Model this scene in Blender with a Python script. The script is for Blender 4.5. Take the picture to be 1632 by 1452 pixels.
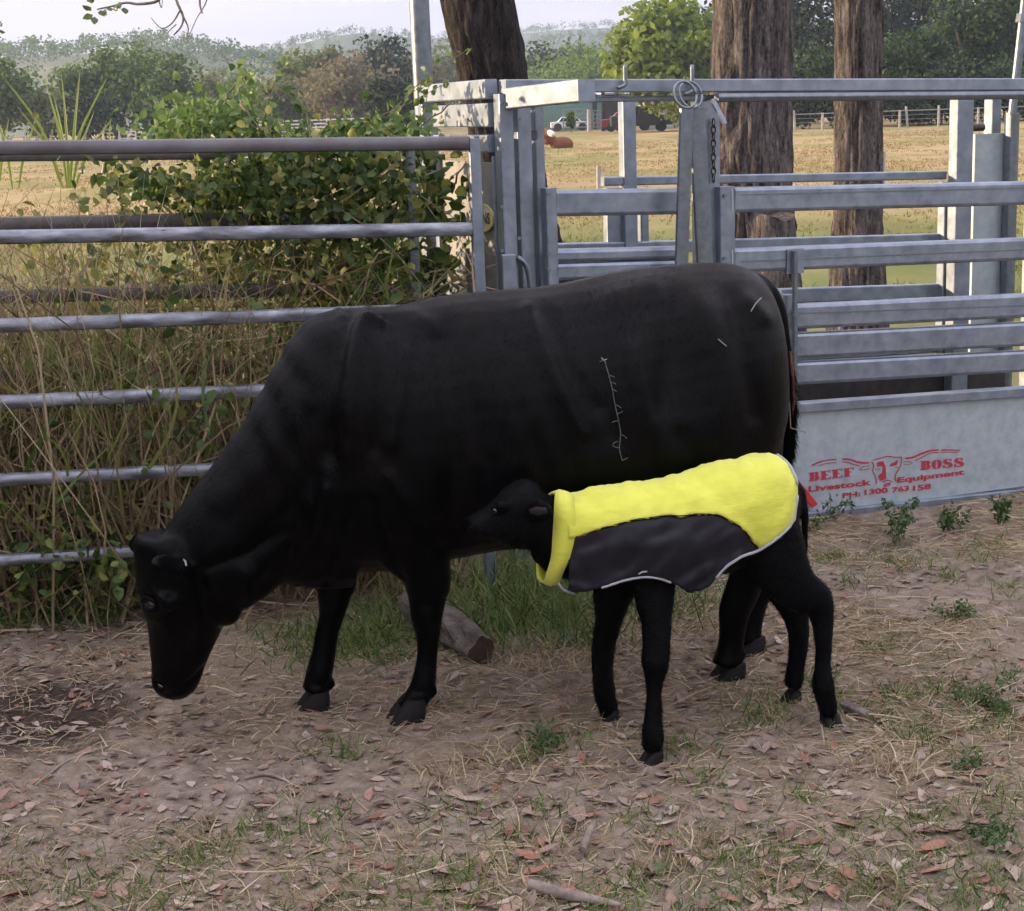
import bpy, bmesh, math, random
import numpy as np
from mathutils import Vector, Matrix
from mathutils.bvhtree import BVHTree
rng = np.random.default_rng(7); random.seed(7)
scene = bpy.context.scene
for o in list(bpy.data.objects): bpy.data.objects.remove(o)

# ---------------------------------------------------------------- camera
F_PX, CAM_H, ROLL = 2600.0, 1.75, 0.035
PITCH = math.atan((726 - 178) / F_PX)
cd = bpy.data.cameras.new('camera'); cam = bpy.data.objects.new('camera', cd)
scene.collection.objects.link(cam); scene.camera = cam
cd.sensor_fit = 'HORIZONTAL'; cd.sensor_width = 36.0; cd.lens = 36.0 * F_PX / 1632
cd.clip_start = 0.05; cd.clip_end = 6000
cam.matrix_world = (Matrix.Translation((0, 0, CAM_H)) @ Matrix.Rotation(math.pi / 2 - PITCH, 4, 'X') @ Matrix.Rotation(-ROLL, 4, 'Z'))

# ---------------------------------------------------------------- sky, sun, exposure
SUN_EL, SUN_AZ = math.radians(11.0), math.radians(12.0)      # azimuth: from -x towards +y
SDIR = Vector((-math.cos(SUN_AZ) * math.cos(SUN_EL), math.sin(SUN_AZ) * math.cos(SUN_EL), math.sin(SUN_EL)))
w = bpy.data.worlds.new('World'); scene.world = w; w.use_nodes = True
nt = w.node_tree; nt.nodes.clear()
def nd(nt, t, **k):
    n = nt.nodes.new(t)
    for a, b in k.items():
        if a.startswith('i_'):
            n.inputs[a[2:].replace('_', ' ')].default_value = b
        else: setattr(n, a, b)
    return n
sky = nd(nt, 'ShaderNodeTexSky', sky_type='NISHITA', sun_disc=False)
sky.sun_elevation = SUN_EL
sky.sun_rotation = math.atan2(SDIR.x, SDIR.y)
tc = nd(nt, 'ShaderNodeTexCoord'); mp = nd(nt, 'ShaderNodeMapping'); mp.inputs['Scale'].default_value = (1.6, 1.6, 16)
cn = nd(nt, 'ShaderNodeTexNoise'); cn.inputs['Scale'].default_value = 2.2; cn.inputs['Detail'].default_value = 5
cr = nd(nt, 'ShaderNodeValToRGB'); cr.color_ramp.elements[0].position = .36; cr.color_ramp.elements[1].position = .66
cr.color_ramp.elements[0].color = (.95, .95, .95, 1); cr.color_ramp.elements[1].color = (1, 1, 1, 1)
mx = nd(nt, 'ShaderNodeMix', data_type='RGBA')
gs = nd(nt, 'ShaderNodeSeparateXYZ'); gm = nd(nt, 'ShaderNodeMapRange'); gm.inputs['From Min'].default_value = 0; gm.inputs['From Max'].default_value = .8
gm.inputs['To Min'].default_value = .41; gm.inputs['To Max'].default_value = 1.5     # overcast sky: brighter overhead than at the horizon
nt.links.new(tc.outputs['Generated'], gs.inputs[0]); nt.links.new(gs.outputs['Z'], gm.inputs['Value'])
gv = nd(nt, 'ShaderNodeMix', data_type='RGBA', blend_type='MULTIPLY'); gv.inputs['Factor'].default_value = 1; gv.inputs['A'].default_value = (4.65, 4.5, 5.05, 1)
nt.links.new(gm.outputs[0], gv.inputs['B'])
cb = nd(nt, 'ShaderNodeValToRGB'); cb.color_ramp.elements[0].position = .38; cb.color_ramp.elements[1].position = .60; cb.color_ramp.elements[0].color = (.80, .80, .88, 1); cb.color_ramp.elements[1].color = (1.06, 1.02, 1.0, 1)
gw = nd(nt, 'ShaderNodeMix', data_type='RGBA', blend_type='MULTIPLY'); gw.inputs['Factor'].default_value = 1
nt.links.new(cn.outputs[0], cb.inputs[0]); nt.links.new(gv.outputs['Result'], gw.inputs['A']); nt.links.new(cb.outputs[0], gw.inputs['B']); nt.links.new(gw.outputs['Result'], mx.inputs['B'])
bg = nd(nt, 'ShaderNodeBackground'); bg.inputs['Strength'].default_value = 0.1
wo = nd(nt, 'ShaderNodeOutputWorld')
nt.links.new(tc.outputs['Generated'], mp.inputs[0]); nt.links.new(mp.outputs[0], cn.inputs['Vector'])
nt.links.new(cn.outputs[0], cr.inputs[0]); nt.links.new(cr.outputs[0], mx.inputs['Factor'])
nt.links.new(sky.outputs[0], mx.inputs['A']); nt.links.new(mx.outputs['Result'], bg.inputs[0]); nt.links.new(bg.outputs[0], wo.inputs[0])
sl = bpy.data.lights.new('sun', 'SUN'); sl.energy = 2.9; sl.angle = math.radians(0.6); sl.color = (1.0, .72, .44)
so = bpy.data.objects.new('sun', sl); scene.collection.objects.link(so)
so.rotation_euler = (-SDIR).to_track_quat('-Z', 'Y').to_euler(); so.location = (-30, 0, 20)
vs = scene.view_settings; vs.view_transform = 'Standard'; vs.look = 'None'; vs.gamma = 1; vs.use_curve_mapping = False
vs.exposure = 1.88
scene.cycles.use_denoising = True; scene.cycles.use_adaptive_sampling = True; scene.cycles.adaptive_threshold = .03
scene.cycles.max_bounces = 6; scene.cycles.diffuse_bounces = 3; scene.cycles.glossy_bounces = 3
scene.cycles.transmission_bounces = 4; scene.cycles.volume_bounces = 0; scene.cycles.transparent_max_bounces = 6

# ---------------------------------------------------------------- pixel -> place
C0 = np.array([0, 0, CAM_H]); _cp, _sp = math.cos(PITCH), math.sin(PITCH); _cr, _sr = math.cos(ROLL), math.sin(ROLL)
def ray(x, y):
    a, b = x - 816, y - 726
    X, Y = (_cr * a - _sr * b) / F_PX, -(_sr * a + _cr * b) / F_PX
    return np.array([X, _cp + Y * _sp, -_sp + Y * _cp])
def at(x, y, D):                    # point at forward distance D
    r = ray(x, y); return C0 + r * (D / r[1])
def gnd(x, y, z=0.0):               # point on the ground
    r = ray(x, y); return C0 + r * ((z - CAM_H) / r[2])
def onplane(x, y, p, n):
    r = ray(x, y); n = np.asarray(n, float); return C0 + r * (np.dot(np.asarray(p) - C0, n) / np.dot(r, n))
def proj(P):
    p = np.asarray(P) - C0
    fw = p[..., 1] * _cp - p[..., 2] * _sp; up = p[..., 1] * _sp + p[..., 2] * _cp
    X = p[..., 0] / fw * F_PX; Y = -up / fw * F_PX
    return 816 + _cr * X + _sr * Y, 726 - _sr * X + _cr * Y
def nrm(v):
    v = np.asarray(v, float); return v / (np.linalg.norm(v, axis=-1, keepdims=True) + 1e-12)
Z = np.array([0, 0, 1.0])

# ---------------------------------------------------------------- mesh helpers
col = scene.collection
WL = {}                              # world location of each object's origin
class MB:
    def __init__(s): s.v = []; s.f = []; s.n = 0
    def add(s, V, F):
        V = np.asarray(V, float).reshape(-1, 3)
        for f in F: s.f.append([int(i) + s.n for i in f])
        s.v.append(V); s.n += len(V); return s
    def verts(s): return np.concatenate(s.v) if s.v else np.zeros((0, 3))
    def box(s, c, ax, h):            # centre, 3 axes, half sizes
        c = np.asarray(c, float); P = []
        for i in (-1, 1):
            for j in (-1, 1):
                for k in (-1, 1): P.append(c + ax[0] * h[0] * i + ax[1] * h[1] * j + ax[2] * h[2] * k)
        return s.add(P, [(0, 1, 3, 2), (4, 6, 7, 5), (0, 4, 5, 1), (2, 3, 7, 6), (0, 2, 6, 4), (1, 5, 7, 3)])
    def bar(s, a, b, side, hs, hu, r=0.0):   # bar from a to b with half sizes along `side` and across, corner radius r
        a, b = np.asarray(a, float), np.asarray(b, float)
        t = nrm(b - a); side = np.asarray(side, float); side = nrm(side - t * np.dot(side, t)); up = np.cross(t, side)
        if r <= 0: prof = [(-hs, -hu), (hs, -hu), (hs, hu), (-hs, hu)]
        else:
            prof = []
            for cx, cy, a0 in ((hs - r, hu - r, 0), (-hs + r, hu - r, 90), (-hs + r, -hu + r, 180), (hs - r, -hu + r, 270)):
                for q in (0, 45, 90):
                    an = math.radians(a0 + q); prof.append((cx + r * math.cos(an), cy + r * math.sin(an)))
        n = len(prof)
        V = [a + side * x + up * y for x, y in prof] + [b + side * x + up * y for x, y in prof]
        F = [(i, (i + 1) % n, n + (i + 1) % n, n + i) for i in range(n)] + [tuple(range(n))[::-1], tuple(range(n, 2 * n))]
        return s.add(V, F)
    def loft(s, C, A, B, n=16, e=1.0):       # centres, half-axis vectors A and B per ring
        C, A, B = [np.asarray(q, float) for q in (C, A, B)]; m = len(C)
        th = np.linspace(0, 2 * math.pi, n, endpoint=False)
        ct, st = np.cos(th), np.sin(th)
        ct = np.sign(ct) * np.abs(ct) ** e; st = np.sign(st) * np.abs(st) ** e
        V = (C[:, None] + A[:, None] * ct[None, :, None] + B[:, None] * st[None, :, None]).reshape(-1, 3)
        F = []
        for i in range(m - 1):
            for j in range(n): F.append((i * n + j, i * n + (j + 1) % n, (i + 1) * n + (j + 1) % n, (i + 1) * n + j))
        F += [tuple(range(n))[::-1], tuple(range((m - 1) * n, m * n))]
        return s.add(V, F)
    def tube(s, P, R, n=8, lat=None, ratio=1.0, flat=None):   # rings across a polyline
        P = np.asarray(P, float); m = len(P); R = np.broadcast_to(np.asarray(R, float), (m,))
        T = nrm(np.gradient(P, axis=0)); A = []; B = []
        ref = np.asarray(lat if lat is not None else (Z if abs(T[0][2]) < .9 else (1, 0, 0)), float)
        for i in range(m):
            a = ref - T[i] * np.dot(ref, T[i]); a = nrm(a)
            b = np.cross(T[i], a); A.append(a * R[i] * ratio); B.append(b * R[i])
            if lat is None: ref = a
        return s.loft(P, A, B, n)
def smooth_path(P, k=6):
    P = np.asarray(P, float); out = []
    n = len(P)
    for i in range(n - 1):
        p0, p1, p2, p3 = P[max(i - 1, 0)], P[i], P[i + 1], P[min(i + 2, n - 1)]
        for t in np.linspace(0, 1, k, endpoint=False):
            out.append(.5 * (2 * p1 + (p2 - p0) * t + (2 * p0 - 5 * p1 + 4 * p2 - p3) * t * t + (3 * p1 - p0 - 3 * p2 + p3) * t ** 3))
    out.append(P[-1]); return np.array(out)
def tag(o, label=None, cat=None, group=None, kind=None):
    for k, v in (('label', label), ('category', cat), ('group', group), ('kind', kind)):
        if v: o[k] = v
    return o
def npmesh(name, V, F):
    V = np.ascontiguousarray(V, np.float32); F = np.ascontiguousarray(F, np.int32); k = F.shape[1]
    me = bpy.data.meshes.new(name); me.vertices.add(len(V)); me.vertices.foreach_set('co', V.ravel())
    me.loops.add(F.size); me.loops.foreach_set('vertex_index', F.ravel())
    me.polygons.add(len(F)); me.polygons.foreach_set('loop_start', np.arange(0, F.size, k, dtype=np.int32))
    me.polygons.foreach_set('loop_total', np.full(len(F), k, np.int32))
    me.update(calc_edges=True); return me
def link(name, me, mat, parent=None, origin=(0, 0, 0)):
    o = bpy.data.objects.new(name, me); col.objects.link(o)
    if mat is not None and me is not None:
        if isinstance(mat, (list, tuple)):
            for m_ in mat: me.materials.append(m_)
        elif len(me.materials) == 0: me.materials.append(mat)
    org = np.asarray(origin, float)
    if parent is not None:
        o.parent = parent; o.location = org - WL[parent.name]
    else: o.location = org
    WL[o.name] = org; return o
def obj(name, mb, mat, parent=None, smooth=False, bevel=0.0, auto=None):
    if isinstance(mb, MB): V = mb.verts(); F = mb.f
    else: V, F = mb
    V = np.asarray(V, float); lo, hi = V.min(0), V.max(0)
    org = (lo + hi) / 2
    if parent is None: org[2] = lo[2]
    if isinstance(F, np.ndarray): me = npmesh(name, V - org, F)
    else:
        me = bpy.data.meshes.new(name); me.from_pydata((V - org).tolist(), [], F); me.update()
    if smooth: me.polygons.foreach_set('use_smooth', np.ones(len(me.polygons), bool))
    if auto:
        me.polygons.foreach_set('use_smooth', np.ones(len(me.polygons), bool)); me.set_sharp_from_angle(angle=math.radians(auto))
    o = link(name, me, mat, parent, org)
    if bevel:
        b = o.modifiers.new('bevel', 'BEVEL'); b.width = bevel; b.segments = 2; b.limit_method = 'ANGLE'
    return o
def empty(name, loc):
    o = bpy.data.objects.new(name, None); col.objects.link(o); o.location = loc; o.empty_display_size = .2
    WL[o.name] = np.asarray(loc, float); return o

# ---------------------------------------------------------------- materials
def mat(name):
    m = bpy.data.materials.new(name); m.use_nodes = True; t = m.node_tree; t.nodes.clear()
    out = t.nodes.new('ShaderNodeOutputMaterial'); return m, t, out
def ramp(t, els, src=None):
    r = t.nodes.new('ShaderNodeValToRGB'); e = r.color_ramp.elements
    while len(e) < len(els): e.new(.5)
    for q, (p, c) in zip(e, els): q.position = p; q.color = (*c, 1)
    if src is not None: t.links.new(src, r.inputs[0])
    return r
def noise(t, scale, detail=4, rough=.55, vec=None, scl=None):
    n = t.nodes.new('ShaderNodeTexNoise'); n.inputs['Scale'].default_value = scale; n.inputs['Detail'].default_value = detail; n.inputs['Roughness'].default_value = rough
    if vec is None:
        g = t.nodes.new('ShaderNodeNewGeometry'); vec = g.outputs['Position']
    if scl:
        m = t.nodes.new('ShaderNodeMapping'); m.inputs['Scale'].default_value = scl; t.links.new(vec, m.inputs[0]); vec = m.outputs[0]
    t.links.new(vec, n.inputs['Vector']); return n
def pbr(name, colors, nscale=8, rough=.6, metal=0.0, bump=0.0, bscale=60, detail=5, scl=None, rvar=0.0, spec=.5, sheen=0.0, bscl=None, bdist=.01):
    m, t, out = mat(name); p = t.nodes.new('ShaderNodeBsdfPrincipled'); t.links.new(p.outputs[0], out.inputs[0])
    tc = t.nodes.new('ShaderNodeTexCoord'); vec = tc.outputs['Object']
    n = noise(t, nscale, detail, .6, vec, scl)
    k = len(colors); r = ramp(t, [(.3 + .4 * i / max(k - 1, 1), c) for i, c in enumerate(colors)], n.outputs[0])
    t.links.new(r.outputs[0], p.inputs['Base Color'])
    p.inputs['Roughness'].default_value = rough; p.inputs['Metallic'].default_value = metal; p.inputs['Specular IOR Level'].default_value = spec
    if sheen: p.inputs['Sheen Weight'].default_value = sheen
    if rvar:
        mr = t.nodes.new('ShaderNodeMapRange'); mr.inputs['To Min'].default_value = rough - rvar; mr.inputs['To Max'].default_value = rough + rvar
        t.links.new(n.outputs[0], mr.inputs[0]); t.links.new(mr.outputs[0], p.inputs['Roughness'])
    if bump:
        bn = noise(t, bscale, 4, .6, vec, bscl); b = t.nodes.new('ShaderNodeBump'); b.inputs['Strength'].default_value = bump; b.inputs['Distance'].default_value = bdist
        t.links.new(bn.outputs[0], b.inputs['Height']); t.links.new(b.outputs[0], p.inputs['Normal'])
    return m
def leafmat(name, colors, trans=.35, rough=.5, gloss=.25):
    m, t, out = mat(name); g = t.nodes.new('ShaderNodeNewGeometry')
    k = len(colors); r = ramp(t, [(i / max(k - 1, 1), c) for i, c in enumerate(colors)], g.outputs['Random Per Island'])
    p = t.nodes.new('ShaderNodeBsdfPrincipled'); p.inputs['Roughness'].default_value = rough; p.inputs['Specular IOR Level'].default_value = gloss
    t.links.new(r.outputs[0], p.inputs['Base Color'])
    tr = t.nodes.new('ShaderNodeBsdfTranslucent'); t.links.new(r.outputs[0], tr.inputs[0])
    mxs = t.nodes.new('ShaderNodeMixShader'); mxs.inputs[0].default_value = trans
    t.links.new(p.outputs[0], mxs.inputs[1]); t.links.new(tr.outputs[0], mxs.inputs[2]); t.links.new(mxs.outputs[0], out.inputs[0]); return m

M = {}
M['galv'] = pbr('galvanised_steel', [(.17, .205, .25), (.235, .277, .33), (.30, .342, .395)], 14, .42, .75, .12, 90, scl=(1, 1, 1), rvar=.1, bdist=.002)
M['galv_pipe'] = pbr('galvanised_pipe', [(.13, .155, .175), (.21, .24, .265)], 30, .38, .75, .1, 120, rvar=.1, bdist=.002)
M['galv_sheet'] = pbr('galvanised_sheet', [(.30, .365, .39), (.36, .425, .45), (.42, .48, .50)], 22, .55, .55, .15, 40, rvar=.1, bdist=.002)
M['galv_old'] = pbr('weathered_steel', [(.03, .028, .026), (.075, .07, .068), (.11, .105, .10), (.065, .045, .035)], 5, .6, .4, .25, 60, scl=(1, 1, 1), bdist=.003)
M['galv_rail'] = pbr('rail_steel', [(.09, .09, .095), (.21, .225, .26), (.36, .385, .43)], 9, .45, .7, .12, 70, scl=(1, 1, 4), rvar=.12, bdist=.002)
M['top_rail'] = pbr('rusting_rail_steel', [(.085, .06, .055), (.135, .13, .135), (.20, .205, .22)], 3.5, .5, .6, .15, 70, rvar=.1, bdist=.002)
M['galv_dull'] = pbr('dull_steel_sheet', [(.13, .135, .13), (.20, .20, .19), (.26, .255, .24)], 6, .6, .35, .2, 30, bdist=.003)
M['rubber'] = pbr('dark_rubber', [(.012, .012, .013), (.03, .03, .03)], 20, .7)
M['dark_steel'] = pbr('dark_steel', [(.03, .03, .03), (.07, .065, .06)], 20, .55, .6)
M['red_paint'] = pbr('red_paint', [(.38, .012, .02), (.50, .03, .035)], 30, .6)
M['red_stencil'] = pbr('red_stencil_paint', [(.42, .02, .03), (.30, .012, .03), (.50, .035, .05)], 120, .7)
M['yellow_ring'] = pbr('yellow_sticker', [(.55, .42, .05), (.68, .55, .12)], 30, .5)
M['black_ink'] = pbr('black_ink', [(.015, .015, .015), (.03, .03, .03)], 30, .5)
M['sticker'] = pbr('pale_sticker', [(.55, .53, .42), (.62, .60, .5)], 30, .5)
M['bark'] = None
# ---------------------------------------------------------------- numpy noise
_perm = rng.random((64, 64, 64)).astype(np.float32)
def vnoise(P):
    P = np.asarray(P, float); i = np.floor(P).astype(int); f = P - i; f = f * f * (3 - 2 * f); i &= 63; j = (i + 1) & 63
    x0, y0, z0 = i[..., 0], i[..., 1], i[..., 2]; x1, y1, z1 = j[..., 0], j[..., 1], j[..., 2]; fx, fy, fz = f[..., 0], f[..., 1], f[..., 2]
    a = _perm[x0, y0, z0] * (1 - fx) + _perm[x1, y0, z0] * fx; b = _perm[x0, y1, z0] * (1 - fx) + _perm[x1, y1, z0] * fx
    c = _perm[x0, y0, z1] * (1 - fx) + _perm[x1, y0, z1] * fx; d = _perm[x0, y1, z1] * (1 - fx) + _perm[x1, y1, z1] * fx
    return (a * (1 - fy) + b * fy) * (1 - fz) + (c * (1 - fy) + d * fy) * fz
def fbm(P, o=4):
    P = np.asarray(P, float); s = 0; a = .5; t = 0
    for k in range(o): s = s + a * vnoise(P + 17.3 * k); t += a; a *= .5; P = P * 2.03
    return s / t
# ---------------------------------------------------------------- ground
PATCH = gnd(45, 1135)                                     # dark dug-up soil at the left
def gz(x, y):                                             # ground height
    x = np.asarray(x, float); y = np.asarray(y, float)
    P = np.stack([x, y, np.zeros_like(x)], -1)
    near = np.clip((14 - np.hypot(x, y)) / 4, 0, 1)
    z = (fbm(P * 1.1, 3) - .5) * .05 * near + (fbm(P * 9, 4) - .5) * .045 * near + (fbm(P * 26, 3) - .5) * .012 * near
    far = np.clip((np.hypot(x, y) - 14) / 10, 0, 1)
    z = z + far * (fbm(P * .12 + 5, 3) - .5) * .35
    d = np.hypot((x - PATCH[0]) / .36, (y - PATCH[1]) / .3)
    z = z - .03 * np.exp(-d * d * 1.2) + .012 * np.exp(-(d - 1.2) ** 2 * 8)
    return z
def warp(n, lo, hi, c, k):
    t = np.linspace(-1, 1, n); s = np.sinh(k * t) / math.sinh(k)
    return np.where(t < 0, c + s * (c - lo), c + s * (hi - c))
gx = warp(420, -720, 740, .3, 8.6); gy = warp(420, -60, 1560, 4.6, 8.8)
X, Y = np.meshgrid(gx, gy, indexing='ij'); Zg = gz(X, Y)
V = np.stack([X, Y, Zg], -1).reshape(-1, 3); n1 = 420
I = np.arange(n1 - 1)[:, None] * n1 + np.arange(n1 - 1)[None]
Fq = np.stack([I, I + n1, I + n1 + 1, I + 1], -1).reshape(-1, 4)
me = npmesh('ground', V, Fq); me.polygons.foreach_set('use_smooth', np.ones(len(me.polygons), bool))
m, t, out = mat('ground_soil_and_pasture'); p = t.nodes.new('ShaderNodeBsdfPrincipled'); t.links.new(p.outputs[0], out.inputs[0])
p.inputs['Roughness'].default_value = .95; p.inputs['Specular IOR Level'].default_value = .15
def mixc(a, b, fac):
    q = t.nodes.new('ShaderNodeMix'); q.data_type = 'RGBA'
    for s, v in (('A', a), ('B', b), ('Factor', fac)):
        if isinstance(v, tuple): q.inputs[s].default_value = v
        elif isinstance(v, float): q.inputs[s].default_value = v
        else: t.links.new(v, q.inputs[s])
    return q.outputs['Result']
def math_(op, a, b=None, clamp=False):
    q = t.nodes.new('ShaderNodeMath'); q.operation = op; q.use_clamp = clamp
    for i, v in enumerate((a, b)):
        if v is None: continue
        if isinstance(v, (int, float)): q.inputs[i].default_value = v
        else: t.links.new(v, q.inputs[i])
    return q.outputs[0]
g = t.nodes.new('ShaderNodeNewGeometry'); sx = t.nodes.new('ShaderNodeSeparateXYZ'); t.links.new(g.outputs['Position'], sx.inputs[0])
dist = math_('POWER', math_('ADD', math_('POWER', sx.outputs[0], 2), math_('POWER', sx.outputs[1], 2)), .5)
nA = noise(t, 1.1, 6, .65); nB = noise(t, 14, 6, .7); nC = noise(t, .13, 5, .6); nD = noise(t, 70, 3, .7); nE = noise(t, .5, 5, .6, scl=(1, .35, 1))
soil = ramp(t, [(.30, (.095, .071, .054)), (.5, (.188, .150, .116)), (.7, (.305, .25, .20))], nB.outputs[0]).outputs[0]
soil2 = ramp(t, [(.35, (.13, .10, .07)), (.65, (.27, .215, .14))], nD.outputs[0]).outputs[0]
soil = mixc(soil, soil2, ramp(t, [(.45, (0, 0, 0)), (.62, (.75, .75, .75))], nA.outputs[0]).outputs[0])
# dark soil patch
vd = t.nodes.new('ShaderNodeVectorMath'); vd.operation = 'DISTANCE'; t.links.new(g.outputs['Position'], vd.inputs[0]); vd.inputs[1].default_value = tuple(PATCH)
pd = math_('ADD', vd.outputs['Value'], math_('MULTIPLY', math_('SUBTRACT', nB.outputs[0], .5), .35))
soil = mixc(soil, (.024, .017, .014, 1), ramp(t, [(.22, (.9, .9, .9)), (.46, (0, 0, 0))], pd).outputs[0])
green = ramp(t, [(.3, (.075, .09, .028)), (.5, (.115, .135, .04)), (.72, (.20, .185, .07))], nE.outputs[0]).outputs[0]
gold = ramp(t, [(.28, (.14, .125, .05)), (.45, (.23, .18, .08)), (.6, (.31, .235, .115)), (.75, (.27, .19, .10))], nE.outputs[0]).outputs[0]
gold = mixc(gold, (.16, .17, .05, 1), ramp(t, [(.46, (0, 0, 0)), (.62, (.85, .85, .85))], nC.outputs[0]).outputs[0])
wob = math_('MULTIPLY', math_('SUBTRACT', nA.outputs[0], .5), 5.0)
d2 = math_('ADD', dist, wob)
c1 = mixc(soil, green, ramp(t, [(.085, (0, 0, 0)), (.12, (1, 1, 1))], math_('DIVIDE', d2, 100)).outputs[0])
c2 = mixc(c1, gold, ramp(t, [(.20, (0, 0, 0)), (.30, (1, 1, 1))], math_('DIVIDE', d2, 100)).outputs[0])
t.links.new(c2, p.inputs['Base Color'])
bp = t.nodes.new('ShaderNodeBump'); bp.inputs['Strength'].default_value = .7; bp.inputs['Distance'].default_value = .02
t.links.new(math_('ADD', nB.outputs[0], math_('MULTIPLY', nD.outputs[0], .5)), bp.inputs['Height']); t.links.new(bp.outputs[0], p.inputs['Normal'])
ground = link('ground', me, m); tag(ground, 'bare brown earth by the yards turning to dry golden pasture behind', 'ground', kind='structure')

# ---------------------------------------------------------------- cattle crush (u along the front, v into depth, w up)
YAW = math.radians(20.0); UD = np.array([math.cos(YAW), math.sin(YAW), 0]); VD = np.array([-math.sin(YAW), math.cos(YAW), 0])
_p0 = gnd(1290, 828); FN = -VD
OC = onplane(795, 300, _p0, FN); OC[2] = 0
def L(u, v, w): return OC + UD * u + VD * v + Z * w
def uw(x, y, v=0.0):
    q = onplane(x, y, OC + VD * v, FN) - OC; return float(q @ UD), float(q[2])
crush = empty('cattle_crush', L(1.3, .45, 0))
tag(crush, 'galvanised steel cattle crush with wide side rails and red stencilled lower panel', 'cattle crush')
def part(name, mb, m='galv', parent=None, **k): return obj(name, mb, M[m] if isinstance(m, str) else m, parent or crush, **k)
def rail_px(name, xl, yt, yb, xr, yt2, yb2, v, hv=.025, m='galv', r=.012, parent=None, ur=None, sink=0):
    u0, wt = uw(xl, yt, v); _, wb = uw(xl, yb, v); u1, wt2 = uw(xr, yt2, v); _, wb2 = uw(xr, yb2, v)
    wc0, wc1 = (wt + wb) / 2, (wt2 + wb2) / 2; hw = ((wt - wb) + (wt2 - wb2)) / 4
    if ur is not None: wc1 = wc0 + (wc1 - wc0) * (ur - u0) / (u1 - u0); u1 = ur
    return part(name, MB().bar(L(u0, v, wc0), L(u1, v, wc1), VD, hv, hw, min(r, hv * .9, hw * .9)), m, parent, auto=15)
UR = 3.1                                                   # right-hand end of the crush, outside the frame
W_ = 0.86                                                   # width of the crush
# front rails of the long side
rail_px('top_rail', 800, 127, 148, 1632, 125, 144, 0, .04, 'galv', .004, ur=UR)
rail_px('top_pipe', 1142, 147, 163, 1632, 144, 158, -.03, .022, 'galv_pipe', .02, ur=UR)
rail_px('slide_track', 935, 155, 163, 1140, 151, 160, .04, .02, 'galv', .004)
gate2 = [(1166, 299, 338, 1632, 288, 327), (1166, 396, 434, 1632, 378, 414), (1262, 484, 525, 1632, 468, 504), (1262, 530, 571, 1632, 513, 550), (1262, 577, 612, 1632, 557, 592)]
for q in gate2: rail_px('side_rail', *q, -.02, .03, 'galv', .014, ur=UR)
for yl, yr in ((310.5, 299.5), (417, 398), (503, 487)):        # rolled groove line along the rails
    u0, w0 = uw(1180, yl, -.052); u1, w1 = uw(1632, yr, -.052)
    part('rail_groove', MB().bar(L(u0, -.051, w0), L(UR - .05, -.051, w0 + (w1 - w0) * (UR - .05 - u0) / (u1 - u0)), VD, .0016, .0022), 'galv_pipe')
# left half gate
for q in ((882, 302, 345, 1085, 300, 341), (882, 397, 418, 1085, 392, 412), (882, 419, 447, 1085, 413, 440), (882, 470, 510, 1240, 462, 500), (882, 540, 580, 1240, 530, 570), (882, 600, 640, 1240, 590, 630)):
    rail_px('side_rail', *q, -.02, .03, 'galv', .014)
def post_px(name, x0, x1, ytop, v, hv=.03, wb=0.0, m='galv', r=.006, parent=None, ybot=None):
    ua, wt = uw(x0, ytop, v); ub, _ = uw(x1, ytop, v)
    if ybot is not None: wb = uw(x0, ybot, v)[1]
    uc, hu = (ua + ub) / 2, (ub - ua) / 2
    return part(name, MB().bar(L(uc, v, wb), L(uc, v, wt), VD, hv, hu, min(r, hu * .9, hv * .9)), m, parent, auto=15 if r < .02 else 40)
post_px('corner_post', 790, 812, 150, 0, .035)
post_px('gate_stile', 865, 883, 300, -.02, .03)
post_px('gate_stile', 1142, 1166, 298, -.02, .03)
post_px('slide_post', 819, 842, 172, .05, .03)
sp2 = post_px('slide_post', 847, 862, 168, .12, .03)
u_, w_ = uw(852, 216, .085)
th = np.linspace(0, 2 * math.pi, 16, endpoint=False)
def disc(c, ax1, ax2, r, depth, n=20):
    th = np.linspace(0, 2 * math.pi, n, endpoint=False); d = np.cross(ax1, ax2)
    c = np.asarray(c, float); P = [c + ax1 * r * math.cos(a) + ax2 * r * math.sin(a) for a in th] + [c + d * depth + ax1 * r * math.cos(a) + ax2 * r * math.sin(a) for a in th]
    return P, [(i, (i + 1) % n, n + (i + 1) % n, n + i) for i in range(n)] + [tuple(range(n))[::-1], tuple(range(n, 2 * n))]
part('pivot_bolt', MB().add(*disc(L(u_, .09, w_), UD, Z, .02, -.02)), 'galv_old')
post_px('centre_post', 1107, 1140, 163, .03, .04)
post_px('rear_post', 988, 1009, 160, W_, .03)
# bar sticking out of the top corner towards the viewer
uA, wA = uw(812, 155, -.03)
part('lever_arm', MB().bar(L(uA + .01, -.02, wA - .005), L(uA + .065, -.62, wA + .01), UD, .033, .038, .004), 'galv', auto=15)
# left end of the crush: bars, gate sheet and far corner post
def end_bar(w0, w1, va, vb, hu=.025, dw=0.0, name='end_bar', m='galv'): return part(name, MB().bar(L(.0, va, (w0 + w1) / 2), L(.0, vb, (w0 + w1) / 2 + dw), UD, hu, abs(w1 - w0) / 2, .005), m, auto=15)
end_bar(1.80, 1.873, .045, W_ + .03)
end_bar(1.695, 1.785, .05, W_ - .12, .015)
end_bar(1.60, 1.665, .05, W_ - .06, .02)
part('end_gate_sheet', MB().box(L(.012, .40, .86), (UD, VD, Z), (.004, .33, .70)), 'galv_dull')
for v, q in ((.74, .022), (.055, .008)): part('gate_frame', MB().bar(L(.004, v, .15), L(.004, v, 1.585), VD, q, q, .003), 'galv', auto=15)
part('gate_frame', MB().bar(L(0, .085, .155), L(0, .715, .155), UD, .02, .025, .005), 'galv', auto=15)
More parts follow.
